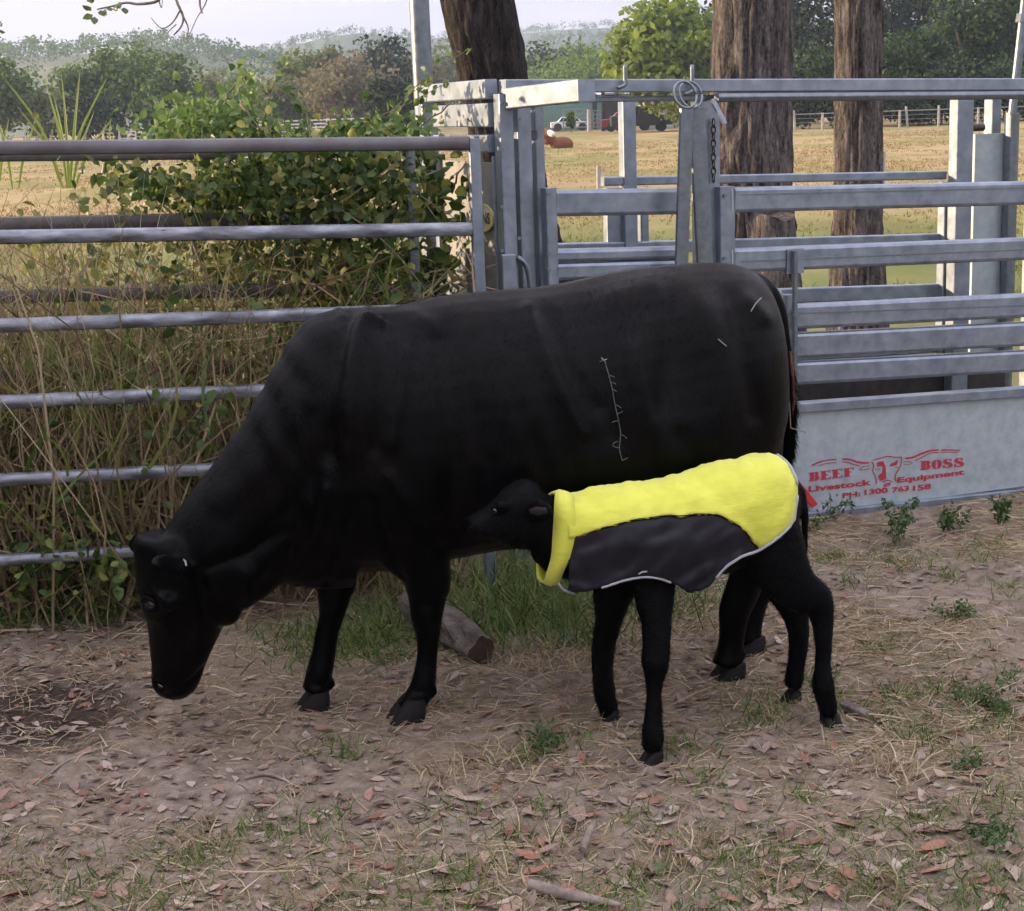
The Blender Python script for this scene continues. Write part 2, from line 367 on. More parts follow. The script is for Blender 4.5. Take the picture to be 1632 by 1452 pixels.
part('gate_frame', MB().bar(L(-.012, .085, 1.03), L(-.012, .715, 1.03), UD, .02, .028, .005), 'galv', auto=15)
part('corner_post', MB().bar(L(0, W_, 0), L(0, W_, 1.795), VD, .035, .035, .006), 'galv', auto=15)
# latch on the end gate
lt = part('gate_latch', MB().bar(L(-.03, .20, 1.19), L(-.03, .44, 1.19), UD, .008, .008, .003).bar(L(-.03, .20, 1.12), L(-.03, .44, 1.12), UD, .008, .008, .003).bar(L(-.035, .3, .86), L(-.035, .3, 1.22), UD, .009, .009, .004), 'galv_pipe')
# round sticker with the letters HANS, left half behind the fence post
sc_ = L(.005, .205, 1.345)
def annulus(c, a1, a2, r0, r1, n=36):
    th = np.linspace(0, 2 * math.pi, n, endpoint=False); c = np.asarray(c, float)
    P = [c + a1 * r1 * math.cos(a) + a2 * r1 * math.sin(a) for a in th] + [c + a1 * r0 * math.cos(a) + a2 * r0 * math.sin(a) for a in th]
    return P, [(i, (i + 1) % n, n + (i + 1) % n, n + i) for i in range(n)]
part('sticker', MB().add(*disc(sc_, VD * 2.4, Z, .055, -.0012, 36)), 'sticker')
part('sticker_ring', MB().add(*annulus(sc_ - UD * .0062, VD * 2.4, Z, .045, .054)), 'yellow_ring')
def text_mesh(body, bold=.02):
    c = bpy.data.curves.new('t', 'FONT'); c.body = body; c.offset = bold; c.fill_mode = 'FRONT'; c.resolution_u = 3
    o = bpy.data.objects.new('t', c); col.objects.link(o); bpy.context.view_layer.update()
    me = o.evaluated_get(bpy.context.evaluated_depsgraph_get()).to_mesh()
    V = np.array([v.co[:] for v in me.vertices]); F = [tuple(q.vertices) for q in me.polygons]
    bpy.data.objects.remove(o); bpy.data.curves.remove(c)
    lo, hi = V.min(0), V.max(0); return (V[:, :2] - lo[:2]) / (hi - lo)[:2], F
T2, TF = text_mesh('HANS', .03)
part('sticker_letters', MB().add([sc_ - UD * .0075 - VD * ((a - .5) * .19) + Z * ((b - .5) * .045) for a, b in T2], TF), 'black_ink')
# rear side of the crush
for q in ((960, 282, 296, 1505, 272, 286), (880, 390, 405, 1505, 370, 391), (880, 470, 496, 1505, 452, 474), (1200, 545, 580, 1505, 530, 560)):
    rail_px('rear_rail', *q, W_, .02, 'galv', .006)
for x0, x1 in ((963, 985), (1018, 1030)): post_px('rear_stile', x0, x1, 300, W_ + .02, .025)
post_px('rear_gate_post', 1500, 1523, 290, W_ - .02, .03)
post_px('rear_gate_post', 1520, 1546, 158, W_ - .1, .035)
post_px('rear_gate_post', 1575, 1590, 158, W_ + .1, .035, ybot=214)
post_px('baffle_sheet', 1552, 1603, 214, W_ + .02, .012, m='galv_sheet')
post_px('baffle_post', 1604, 1622, 180, W_ - .02, .035, r=.03, m='galv_pipe')
u0, w0 = uw(1518, 205, W_); u1, w1 = uw(1567, 205, W_)
part('hinge_pin', MB().tube([L(u0, W_, w0), L(u1, W_, w0)], .018, 12), 'dark_steel')
a, b = uw(1613, 182, W_ - .1); c, d = uw(1637, -30, W_ - .1)
lv = part('hand_lever', MB().tube([L(a, W_ - .1, b), L(c, W_ - .1, d)], .021, 12), 'galv_pipe', smooth=False, auto=40)
a2, b2 = uw(1629, 30, W_ - .1); part('lever_collar', MB().tube([L(a2 - .004, W_ - .1, b2 - .02), L(a2 + .004, W_ - .1, b2 + .02)], .03, 12), 'galv_pipe', lv)
for (x, y) in ((873, 310), (873, 405), (873, 430), (1154, 312), (1154, 412), (1154, 428), (801, 165), (801, 240), (801, 330), (801, 400), (1122, 175), (1122, 285), (828, 190), (828, 380)):   # bolt heads
    a, b = uw(x, y, -.05); part('bolt', MB().add(*disc(L(a, -.056 if x > 860 else -.04, b), UD, Z, .0075, .008, 10)), 'galv_pipe')
for q in gate2[:2]:                                           # weld beads where rails meet the stile
    a, b = uw(1166.5, q[1] + 2, -.052); c, d = uw(1166.5, q[2] - 2, -.052); part('weld_bead', MB().tube([L(a, -.051, b), L(a + .001, -.053, (b + d) / 2), L(a, -.051, d)], .0035, 6), 'galv_sheet')
part('corner_post', MB().bar(L(UR + .03, 0, 0), L(UR + .03, 0, 1.84), VD, .035, .03, .006), 'galv', auto=15)
part('corner_post', MB().bar(L(UR + .03, W_, 0), L(UR + .03, W_, 1.84), VD, .035, .03, .006), 'galv', auto=15)
part('end_bar', MB().bar(L(UR + .03, .04, 1.78), L(UR + .03, W_ - .04, 1.78), UD, .025, .035, .005), 'galv', auto=15)
# floor grate inside
for k in range(5):
    u0 = 1.08 + k * .125
    part('floor_slat', MB().bar(L(u0, .06, .335), L(u0 - .12, .93, .33), UD, .018, .015, .003), 'galv')
part('floor_edge', MB().bar(L(.85, .95, .33), L(1.75, .95, .33), VD, .02, .02, .003), 'galv')
part('floor_tray', MB().box(L(1.55, .5, .27), (UD, VD, Z), (1.5, .44, .01)), 'rubber')
part('inner_kick_sheet', MB().box(L(1.5, W_ - .05, .33), (UD, VD, Z), (1.45, .006, .13)), 'dark_steel')
# lower panel: frame bars and stencilled sheet
lx = 830
def wl(x, y): return uw(x, y, 0)
rail_px('panel_frame', 1000, 660, 676, 1632, 616, 631, 0, .03, 'galv', .004, ur=UR)
rail_px('panel_frame', 1000, 845, 862, 1632, 778, 791, 0, .03, 'galv', .004, ur=UR)
ua, wa = uw(1300, 655, .0); ub, wb = uw(1300, 814, .0)
sheet = part('lower_sheet', MB().box(L((.1 + UR) / 2, .0, (wa + wb) / 2), (UD, VD, Z), ((UR - .1) / 2, .004, (wa - wb) / 2 + .012)), 'galv_sheet')
SV = -.0065
def onsheet(x, y):
    return onplane(x, y, OC + VD * SV, FN)
def stroke(pts, wd, closed=False):
    mb = MB(); P = np.array(pts, float)
    if closed: P = np.vstack([P, P[:1]])
    T = np.gradient(P, axis=0); T /= np.linalg.norm(T, axis=1)[:, None] + 1e-9; N = np.stack([-T[:, 1], T[:, 0]], 1)
    wd = np.broadcast_to(np.asarray(wd, float), (len(P),))
    V = [onsheet(*(p + n * h / 2)) for p, n, h in zip(P, N, wd)] + [onsheet(*(p - n * h / 2)) for p, n, h in zip(P, N, wd)]
    n = len(P); return mb.add(V, [(i, i + 1, n + i + 1, n + i) for i in range(n - 1)])
def z1(p): return (1270 + p[0] / 5.628, 700 + p[1] / 5.628)
logo = MB()
def ls(pts, wd, sm=True):
    P = smooth_path([z1(p) for p in pts], 5) if sm else np.array([z1(p) for p in pts])
    wd = np.interp(np.linspace(0, 1, len(P)), np.linspace(0, 1, len(wd)), wd) if isinstance(wd, (list, tuple)) else wd
    s = stroke(P, wd); logo.add(s.verts(), s.f)
ls([(138, 236), (200, 205), (280, 187), (358, 181)], [2.6, 2.2, 1.8, 1.6]); ls([(190, 240), (270, 218), (355, 210)], [.6, 1.2, 1.1])
ls([(405, 178), (470, 180), (540, 203), (600, 213), (650, 210)], [2, 2.6, 3, 3, 2]); ls([(408, 203), (460, 208), (510, 225), (565, 236)], 1.3)
ls([(970, 172), (1040, 163), (1110, 133), (1190, 105), (1275, 96)], [2, 3, 3, 2.6, 2]); ls([(1060, 194), (1130, 160), (1200, 126), (1275, 118)], 1.3)
ls([(1293, 97), (1380, 96), (1468, 102)], [2, 1.8, 1.4]); ls([(1293, 118), (1380, 116), (1445, 120)], 1.1)
ls([(683, 190), (745, 172), (810, 155), (880, 161), (942, 160)], [1.3, 1.5, 1.7, 1.6, 1.6])
ls([(942, 165), (935, 220), (915, 270), (890, 310), (882, 350), (890, 378)], 1.4)
ls([(672, 200), (692, 235), (680, 285), (700, 320), (712, 365), (716, 400)], 1.4)
ls([(655, 238), (600, 246), (565, 270), (600, 276), (655, 262)], 1.1); ls([(955, 205), (1010, 200), (1035, 212), (1000, 228), (958, 228)], 1.0)
ls([(770, 385), (815, 368), (860, 385)], 1.3); ls([(780, 420), (820, 415), (835, 395), (800, 402), (785, 425)], 2.0); ls([(700, 272), (730, 275), (750, 262)], 1.0)
ls([(880, 250), (915, 252)], 1.2)
def poly(pts):
    V = [onsheet(*z1(p)) for p in pts]; logo.add(V, [tuple(range(len(V)))])
poly([(722, 210), (745, 200), (778, 198), (785, 222), (795, 235), (803, 350), (780, 368), (745, 372), (732, 325), (768, 300), (775, 250), (752, 240), (722, 248)])
poly([(830, 240), (850, 215), (870, 212), (895, 190), (908, 188), (905, 215), (895, 232), (850, 243)])
part('longhorn_emblem', logo, 'red_stencil', sheet)
def stext(body, x0, y0, x1, y1, h, bold=.03):          # baseline from (x0,y0) to (x1,y1), cap height h px
    T2, F = text_mesh(body, bold)
    part('stencil_letters', MB().add([onsheet(x0 + (x1 - x0) * a, y0 + (y1 - y0) * a - h * b) for a, b in T2], F), 'red_stencil', sheet)
GL = {                                                  # stout slab-serif capitals on a 10 x 10 cell, polygons
 'E': [[(0, 0), (9.2, 0), (9.5, 3), (8.7, 3), (8, 1.1), (5, 1.1), (5, 4.5), (6.6, 4.3), (6.6, 5.9), (5, 5.6), (5, 8.9), (8, 8.9), (8.5, 7.3), (9.2, 7.3), (9, 10), (0, 10), (0, 9), (1.2, 9), (1.2, 1), (0, 1)]],
 'F': [[(0, 0), (6.2, 0), (6.2, 1), (5, 1), (5, 4.5), (6.8, 4.3), (6.8, 5.9), (5, 5.6), (5, 8.9), (8, 8.9), (8.6, 7.3), (9.3, 7.3), (9.2, 10), (0, 10), (0, 9), (1.2, 9), (1.2, 1), (0, 1)]],
 'B': [[(0, 0), (5, 0), (5, 10), (0, 10), (0, 9), (1.2, 9), (1.2, 1), (0, 1)], [(5.4, 10), (7.8, 9.8), (9, 8.8), (9.1, 6.8), (8, 5.5), (9.3, 4.6), (9.6, 2.2), (8.6, .5), (6.6, 0), (5.4, 0), (5.4, 1), (6, 1.3), (6.1, 4.6), (5.4, 5), (5.4, 5.8), (5.9, 6), (5.9, 8.8), (5.4, 9)]],
 'O': [[(4.6, 0), (2, .6), (.3, 2.8), (.2, 7), (2, 9.4), (4.6, 10), (4.6, 9), (3.9, 8.6), (3.9, 1.4), (4.6, 1)], [(5.2, 0), (7.8, .6), (9.5, 2.8), (9.6, 7), (7.8, 9.4), (5.2, 10), (5.2, 9), (5.9, 8.6), (5.9, 1.4), (5.2, 1)]],
 'S': [[(.4, 0), (1.2, 0), (2, .9), (4, 0), (7, 0), (9.2, 1.3), (9.4, 3.9), (8, 5.4), (4, 7), (3.6, 8.2), (4.8, 9), (6.6, 8.4), (7.6, 6.8), (8.3, 6.8), (8.3, 10), (7.5, 10), (6.8, 9.4), (4.6, 10), (1.8, 9.6), (.4, 8), (.6, 5.8), (2.4, 4.5), (5.6, 3.2), (6.2, 1.9), (4.9, 1), (2.8, 1.6), (1.2, 3.6), (.4, 3.6)]]}
def slab(word, x0, y0, x1, y1, h):
    n = len(word); mb = MB()
    for i, ch in enumerate(word):
        for pl in GL[ch]:
            V = []
            for a, b in pl:
                q = (i + a / 10.4) / n; V.append(onsheet(x0 + (x1 - x0) * q, y0 + (y1 - y0) * q - h * b / 10))
            mb.add(V, [tuple(range(len(V)))])
    part('stencil_letters', mb, 'red_stencil', sheet)
slab('BEEF', 1289, 767.5, 1363, 758.5, 14); slab('BOSS', 1467, 749.5, 1538, 743.5, 14.5)
stext('Livestock', 1288.5, 784.5, 1389, 773, 9.5, .035); stext('Equipment', 1430, 772.5, 1537, 759, 11.5, .035)
stext('PH:', 1343, 794.5, 1371.5, 791, 8.5, .035); stext('1300', 1378, 789.5, 1415, 785.5, 9, .035); stext('763', 1422, 785.5, 1449, 782.5, 9, .035); stext('158', 1455, 783, 1484, 779.5, 9, .035)
# red gusset at the left of the sheet
part('red_gusset', MB().add([onsheet(1222, 712) - VD * .02, onsheet(1230, 716) - VD * .02, onsheet(1300, 802) - VD * .02, onsheet(1291, 808) - VD * .02], [(0, 1, 2, 3)]).add([onsheet(1222, 712) - VD * .012, onsheet(1230, 716) - VD * .012, onsheet(1300, 802) - VD * .012, onsheet(1291, 808) - VD * .012], [(3, 2, 1, 0)]), 'red_paint', sheet)
# latch rod in front of the right gate
ux, wt = uw(1266, 400, -.07); _, wb2 = uw(1266, 640, -.07)
lr = part('latch_rod', MB().tube([L(ux, -.075, wb2), L(ux, -.075, wt)], .011, 10), 'galv_pipe', auto=40)
for y in (500, 557): 
    _, wy = uw(1266, y, -.07); part('rod_collar', MB().tube([L(ux, -.075, wy - .012), L(ux, -.075, wy + .012)], .016, 10), 'galv_pipe', lr)
uy, wy = uw(1266, 416, -.05); part('latch_plate', MB().box(L(uy, -.056, wy), (UD, VD, Z), (.038, .004, .05)), 'galv')
post_px('gate_stile', 1248, 1262, 470, -.0, .03, ybot=640)
# two hanging draft bars on rings
for (xa, xb, wpx, v) in ((1094, 1084, 23, -.16), (1110, 1126, 28, -.10)):
    a, b = uw(xa, 172, v); c, d = uw(xb, 480, v); h = wpx / 2 / 400
    part('hanging_bar', MB().bar(L(a, v, b), L(c, v, d), VD, .012, h, .011), 'galv_pipe', auto=40)
for (xc, dv) in ((1092, -.15), (1101, -.12)):
    a, b = uw(xc, 151, dv); th = np.linspace(0, 2 * math.pi, 25)
    part('ring', MB().tube([L(a + .047 * math.cos(q), dv + .02 * math.sin(q), b + .05 * math.sin(q)) for q in th], .0055, 8), 'galv_pipe', smooth=True)
for xh, yb_, yk in ((1103, 150, None), (996, 140, None)):
    a, b = uw(xh, 103, -.06); _, d = uw(xh, yb_, -.06)
    part('hook', MB().tube(smooth_path([L(a, -.06, b), L(a, -.06, d + .03), L(a - .005, -.062, d + .01), L(a - .035, -.064, d)], 4), .008, 8), 'galv_pipe', smooth=True)
a, b = uw(1135, 158, -.07); c, d = uw(1148, 198, -.07)
part('release_handle', MB().bar(L(a, -.07, b), L(c, -.11, d), VD, .006, .011, .005), 'galv_pipe', auto=15)
ch = None
for k in range(9):                                           # short chain on the centre post
    a, b = uw(1137, 196 + k * 11, -.03); th = np.linspace(0, 2 * math.pi, 13)
    ax = UD if k % 2 else VD
    part('chain_link', MB().tube([L(a, -.03, b) + ax * .009 * math.cos(q) + Z * .0175 * math.sin(q) for q in th], .0034, 6), 'dark_steel', smooth=True)
# curved latch spring on the left corner
uc_, wc_ = uw(824, 410, -.04)
part('curved_latch', MB().tube(smooth_path([L(uc_, -.045, wc_ + .0), L(uc_ + .03, -.05, wc_ - .03), L(uc_ + .045, -.05, wc_ - .09), L(uc_ + .045, -.05, wc_ - .16)], 5), .011, 8), 'galv_pipe', smooth=True)
part('latch_housing', MB().box(L(uc_ - .04, -.048, wc_ - .06), (UD, VD, Z), (.028, .012, .075)), 'galv', bevel=.004)

# tall pipe post behind the crush corner
tp = gnd(684, 640); tp = at(684, 300, OC[1] + W_ * math.cos(YAW) + .18); tp[2] = 0
tx = at(684, 0, tp[1])
o = obj('tall_steel_post', MB().tube([(tp[0], tp[1], -.3), (tp[0] - .005, tp[1], 1.5), (tp[0] - .012, tp[1], 3.4)], .043, 16), M['galv_pipe'], auto=40)
tag(o, 'tall round grey steel post rising behind the left end of the cattle crush', 'post')

# ---------------------------------------------------------------- steel panels on the left
def panel(name, label, pref, zref, yawdeg, railpx, xl, postx, posttop, rm, rh, pm, group):
    ya = math.radians(yawdeg); d = np.array([math.cos(ya), math.sin(ya), 0]); n = np.array([math.sin(ya), -math.cos(ya), 0])
    p0 = gnd(*pref, zref)
    pp = onplane(postx, posttop, p0, n); base = np.array([pp[0], pp[1], 0]); e = empty(name, base); tag(e, label, 'fence', group)
    for i, (y0, h) in enumerate(railpx):
        q0_, q1_ = onplane(0, y0[0], p0, n), onplane(700, y0[1], p0, n)          # rails follow the slight fall of the ground
        s0_, s1_ = (q0_ - base) @ d, (q1_ - base) @ d; zl = lambda s_: q0_[2] + (q1_[2] - q0_[2]) * (s_ - s0_) / (s1_ - s0_)
        a = base + d * xl + Z * zl(xl); b = base - d * .02 + Z * zl(-.02)
        obj('rail', MB().bar(a, b, n, .02, h, min(.015, h * .8)), rm[i] if isinstance(rm, list) else rm, e, auto=40)
    P = MB().bar(base, np.array([pp[0], pp[1], pp[2]]), n, .021, .021, .012)
    po = obj('post', P, pm, e, auto=40)
    obj('post_cap', MB().add(*disc(np.array([pp[0], pp[1], pp[2] + .0025]), np.array([1, 0, 0.]), np.array([0, 1., 0]), .019, -.004, 14)), M['galv'], po)
    return e, base, d, n, p0
gr = [M['top_rail']] + [M['galv_rail']] * 5
fp, fbase, fd, fn, fp0 = panel('yard_fence', 'galvanised six-rail yard fence directly behind the grazing cow', (160, 882), .30, 12, [((236, 228.5), .024), ((378, 366), .0235), ((519, 494), .0235), ((641, 610), .0235), ((765, 729), .0225), ((893, 845), .021)], -4.2, 755, 222, gr, .02, M['galv'], 'steel yard panels on the left')
rp, rbase, rd, rn, rp0 = panel('old_yard_fence', 'dark weathered steel rail fence overgrown with grass and vines behind the bright one', (160, 815), .31, 12, [((248, 241), .022), ((357, 343), .026), ((473, 455), .026), ((598, 572), .026), ((706, 680), .024), ((820, 785), .022)], -4.4, 652, 236, M['galv_old'], .02, M['galv_pipe'], 'steel yard panels on the left')
# ---------------------------------------------------------------- animals
M['cow_coat'] = pbr('black_cow_hide', [(.0005, .0006, .001), (.0009, .0009, .0012), (.002, .0014, .0012)], 6, .33, 0, .40, 190, bscl=(1, 1, .3), spec=.36, rvar=.08, bdist=.006)
M['hair_black'] = pbr('black_hair', [(.0006, .0006, .0009), (.002, .0016, .0015)], 40, .7, spec=.04)
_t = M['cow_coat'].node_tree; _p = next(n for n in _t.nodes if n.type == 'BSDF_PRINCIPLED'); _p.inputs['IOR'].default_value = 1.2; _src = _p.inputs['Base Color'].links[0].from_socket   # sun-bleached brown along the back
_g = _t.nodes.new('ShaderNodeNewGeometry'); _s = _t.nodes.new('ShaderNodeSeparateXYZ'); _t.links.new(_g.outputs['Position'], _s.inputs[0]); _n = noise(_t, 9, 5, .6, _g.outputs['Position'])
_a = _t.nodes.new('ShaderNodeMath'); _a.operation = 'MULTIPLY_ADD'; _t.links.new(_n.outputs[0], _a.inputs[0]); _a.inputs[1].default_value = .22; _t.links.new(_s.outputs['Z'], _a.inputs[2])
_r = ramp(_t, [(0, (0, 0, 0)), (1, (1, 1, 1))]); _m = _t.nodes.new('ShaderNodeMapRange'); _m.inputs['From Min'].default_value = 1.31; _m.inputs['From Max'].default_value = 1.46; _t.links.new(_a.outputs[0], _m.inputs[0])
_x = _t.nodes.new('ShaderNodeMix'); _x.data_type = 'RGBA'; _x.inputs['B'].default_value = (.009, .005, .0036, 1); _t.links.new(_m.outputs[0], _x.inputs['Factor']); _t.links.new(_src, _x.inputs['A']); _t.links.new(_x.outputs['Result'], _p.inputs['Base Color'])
M['calf_coat'] = pbr('black_calf_hide', [(.0008, .0008, .0012), (.002, .0018, .002)], 18, .42, 0, .6, 160, spec=.055, bdist=.008)
M['hoof'] = pbr('hoof_horn', [(.004, .004, .004), (.010, .009, .008)], 30, .7, spec=.2, bump=.2, bscale=80)
M['eye'] = pbr('wet_eye', [(.003, .003, .003), (.006, .005, .005)], 5, .06, spec=.8)
M['ear_inner'] = pbr('ear_inner', [(.005, .0035, .003), (.014, .008, .006)], 30, .8)
M['suture'] = pbr('suture_thread', [(.035, .035, .035), (.09, .09, .09)], 30, .6)
M['straw_bit'] = pbr('straw_bit', [(.2, .175, .14), (.26, .235, .19)], 30, .7)
M['tag_white'] = pbr('pale_tag', [(.16, .155, .15), (.24, .23, .22)], 30, .5)
M['yellow'] = pbr('hi_vis_yellow_cloth', [(.47, .49, .04), (.55, .57, .055)], 14, .7, 0, .3, 55, bscl=(.5, .5, 1.6), sheen=.2, bdist=.008)
M['charcoal'] = pbr('charcoal_nylon', [(.008, .0078, .011), (.014, .0135, .018)], 10, .5, 0, .2, 120, spec=.2, bdist=.002)
M['piping'] = pbr('reflective_piping', [(.22, .22, .24), (.32, .32, .33)], 30, .5)
M['blood'] = pbr('dried_blood', [(.08, .012, .01), (.16, .03, .02)], 30, .5)

class Beast:
    def __init__(s, p, d):
        s.p = np.array([*p, 0.0]); d = nrm(np.array([*d, 0.0])); s.d = d; s.n = np.array([-d[1], d[0], 0]); s.mb = MB()
    def px(s, x, y, l=0.0): return onplane(x, y, s.p + s.n * l, s.n)
    def sh(s, q): return float((q - s.p) @ s.d), float(q[2])
    def pt(s, a, l, h): return s.p + s.d * a + s.n * l + Z * h
    def torso(s, rows, lb, prof, n=40, dens=5):
        R = []
        for (x, yt, yb, w) in rows:
            a = s.px(x, yt, 0); b = s.px(x, yb, lb); sa, ha = s.sh(a); sb, hb = s.sh(b)
            R.append(((sa + sb) / 2, ha, hb, w))
        R = smooth_path(R, dens); s.rows = R
        prof = [tuple(q) for q in smooth_path(prof, 6)]; prof = sorted(prof); pv, pw = zip(*prof)
        hv = []                                             # closed profile: (v, side)
        vv = np.sin(np.linspace(-math.pi / 2, math.pi / 2, n // 2 + 1))
        ww = np.interp(vv, pv, pw)
        ring = [(v, -q) for v, q in zip(vv, ww)] + [(v, q) for v, q in zip(vv[::-1][1:-1], ww[::-1][1:-1])]
        V = []
        for (a, ht, hb, w) in R:
            for v, q in ring: V.append(s.pt(a, q * w, (ht + hb) / 2 + v * (ht - hb) / 2))
        m = len(ring); F = []
        for i in range(len(R) - 1):
            for j in range(m): F.append((i * m + j, i * m + (j + 1) % m, (i + 1) * m + (j + 1) % m, (i + 1) * m + j))
        F += [tuple(range(m))[::-1], tuple(range((len(R) - 1) * m, len(R) * m))]
        s.mb.add(V, F); s.prof = prof
    def limb(s, nodes, k=5, n=16):                          # (x, y, l, width px, lateral ratio)
        P = []; 
        for (x, y, l, wp, q) in nodes:
            c = s.px(x, y, l); dep = (c - C0) @ np.array([0, _cp, -_sp]); P.append([*c, wp / 2 / F_PX * dep, q])
        P = smooth_path(P, k); C = P[:, :3]; T = nrm(np.gradient(C, axis=0)); A = []; B = []
        for i in range(len(P)):
            a = s.n - T[i] * (s.n @ T[i]); a = nrm(a); b = np.cross(T[i], a); A.append(a * P[i, 3] * P[i, 4]); B.append(b * P[i, 3])
        s.mb.loft(C, A, B, n); return P
    def ball(s, c, ax, r, n=14):
        ph = np.linspace(-math.pi / 2, math.pi / 2, n)[1:-1]
        C = [c + ax[0] * r[0] * math.sin(q) for q in ph]; s.mb.loft(C, [ax[1] * r[1] * math.cos(q) for q in ph], [ax[2] * r[2] * math.cos(q) for q in ph], 20)
    def finish(s, name, m, parent, voxel, it, f=.5):
        me = bpy.data.meshes.new('tmp'); me.from_pydata(s.mb.verts().tolist(), [], s.mb.f); me.update()
        bm = bmesh.new(); bm.from_mesh(me); bmesh.ops.recalc_face_normals(bm, faces=bm.faces); bm.to_mesh(me); bm.free()
        o = bpy.data.objects.new('tmp', me); col.objects.link(o)
        r = o.modifiers.new('r', 'REMESH'); r.mode = 'VOXEL'; r.voxel_size = voxel; r.use_smooth_shade = True
        sm = o.modifiers.new('s', 'SMOOTH'); sm.factor = f; sm.iterations = it
        bpy.context.view_layer.update()
        me2 = bpy.data.meshes.new_from_object(o.evaluated_get(bpy.context.evaluated_depsgraph_get()))
        bpy.data.objects.remove(o)
        nv = len(me2.vertices); co = np.zeros(nv * 3, np.float32); me2.vertices.foreach_get('co', co); co = co.reshape(-1, 3).astype(float)
        no = np.zeros(nv * 3, np.float32); me2.vertices.foreach_get('normal', no); no = no.reshape(-1, 3).astype(float)
        co = s.sculpt(co, no)
        org = WL[parent.name]; me2.vertices.foreach_set('co', (co - org).astype(np.float32).ravel()); me2.update()
        me2.materials.clear(); me2.polygons.foreach_set('use_smooth', np.ones(len(me2.polygons), bool))
        b = link(name, me2, m, parent, org); s.body = b; s.co = co
        s.bvh = BVHTree.FromPolygons([Vector(q) for q in co], [tuple(f.vertices) for f in me2.polygons])
        return b
    def sculpt(s, co, no): return co
    def hit(s, x, y):
        r = nrm(ray(x, y)); h = s.bvh.ray_cast(Vector(C0), Vector(r))
        return (np.array(h[0]), np.array(h[1])) if h[0] is not None else (None, None)
def fur(body, parent, name, m, count, ln, wd, flow, spread=.5, keep=None, lift=.35):
    me = body.data; k = len(me.polygons); ar = np.zeros(k, np.float32); me.polygons.foreach_get('area', ar)
    ce = np.zeros(k * 3, np.float32); me.polygons.foreach_get('center', ce); ce = ce.reshape(-1, 3) + WL[body.name]
    no = np.zeros(k * 3, np.float32); me.polygons.foreach_get('normal', no); no = no.reshape(-1, 3)
    p = ar.astype(float).copy()
    if keep is not None: p = p * keep(ce)
    p /= p.sum(); i = rng.choice(k, count, p=p); c = ce[i] + rng.normal(0, 1, (count, 3)) * np.sqrt(ar[i])[:, None] * .4; nn = no[i]
    fl = np.asarray(flow, float) + rng.normal(0, spread, (count, 3)); fl = fl - nn * np.sum(fl * nn, 1)[:, None]
    d = nrm(nrm(fl) + nn * lift); side = nrm(np.cross(nn, d)); l = ln * rng.uniform(.5, 1.2, count)[:, None]
    c = c - nn * .003
    V = np.stack([c + side * wd, c - side * wd, c + d * l], 1).reshape(-1, 3); F = np.arange(count * 3).reshape(-1, 3)
    o = obj(name, (V, F), m, parent); o['kind'] = 'stuff'; return o
PROF = [(-1, .05), (-.93, .38), (-.75, .72), (-.45, .95), (-.1, 1.0), (.3, .94), (.6, .78), (.82, .54), (.94, .3), (1, .06)]

# --- the cow
cow = empty('cow', (0.11, 4.8, 0)); tag(cow, 'black cow grazing head down beside the fence with a sutured flank', 'cow')
B = Beast((.11, 4.8), (.961, .276))
B.torso([(452, 590, 880, .10), (475, 545, 915, .16), (510, 506, 926, .21), (560, 490, 930, .255), (640, 487, 922, .285), (720, 470, 905, .30), (800, 462, 890, .325), (900, 452, 880, .34), (1000, 431, 868, .345), (1080, 421, 850, .335), (1150, 417, 820, .295), (1200, 425, 790, .25), (1230, 452, 740, .18), (1246, 510, 700, .09)], -.12, PROF)
# neck
def nk(x0, y0, x1, y1, l, lat):
    a, b = B.px(x0, y0, l), B.px(x1, y1, l); return (a + b) / 2, (a - b) / 2, lat
ns = [nk(540, 488, 560, 935, 0, .22), nk(470, 532, 500, 938, 0, .18), nk(398, 656, 452, 930, 0, .135), nk(340, 740, 438, 938, 0, .115), nk(292, 800, 412, 958, -.0, .105), nk(262, 845, 372, 975, 0, .09)]
Cn = smooth_path([np.concatenate([c, a, [l]]) for c, a, l in ns], 4)
B.mb.loft(Cn[:, :3], Cn[:, 3:6], [B.n * q for q in Cn[:, 6]], 24)
# head: forehead looks left and towards the viewer
ha = math.radians(32); HF = -B.d * math.cos(ha) - B.n * math.sin(ha); HL = nrm(np.cross(HF, Z)); HL = HL if HL @ B.n < 0 else -HL   # HL: towards the viewer's side
hs = [(254, 852, .050, .075), (262, 866, .078, .098), (280, 900, .112, .112), (296, 945, .136, .112), (300, 985, .124, .098), (292, 1025, .100, .082), (285, 1058, .080, .074), (281, 1082, .070, .074), (279, 1099, .055, .066), (277, 1110, .028, .042)]
HC = smooth_path([np.concatenate([B.px(x, y, .0 + .10 * (y - 850) / 260), [a, b]]) for x, y, a, b in hs], 4)
B.mb.loft(HC[:, :3], [HF * a for a in HC[:, 3]], [HL * b for b in HC[:, 4]], 24, .9)
# brow ridges and jaw
for sgn in (1,):
    c = B.px(296, 944, .03) + HF * .100 + HL * .066 * sgn; B.ball(c + Z * .012, (HL, HF, Z), (.026, .038, .028))
jc = B.px(330, 945, .02); B.ball(jc + HL * .025, (nrm(Z + HF * .35), HF, HL), (.11, .075, .075))
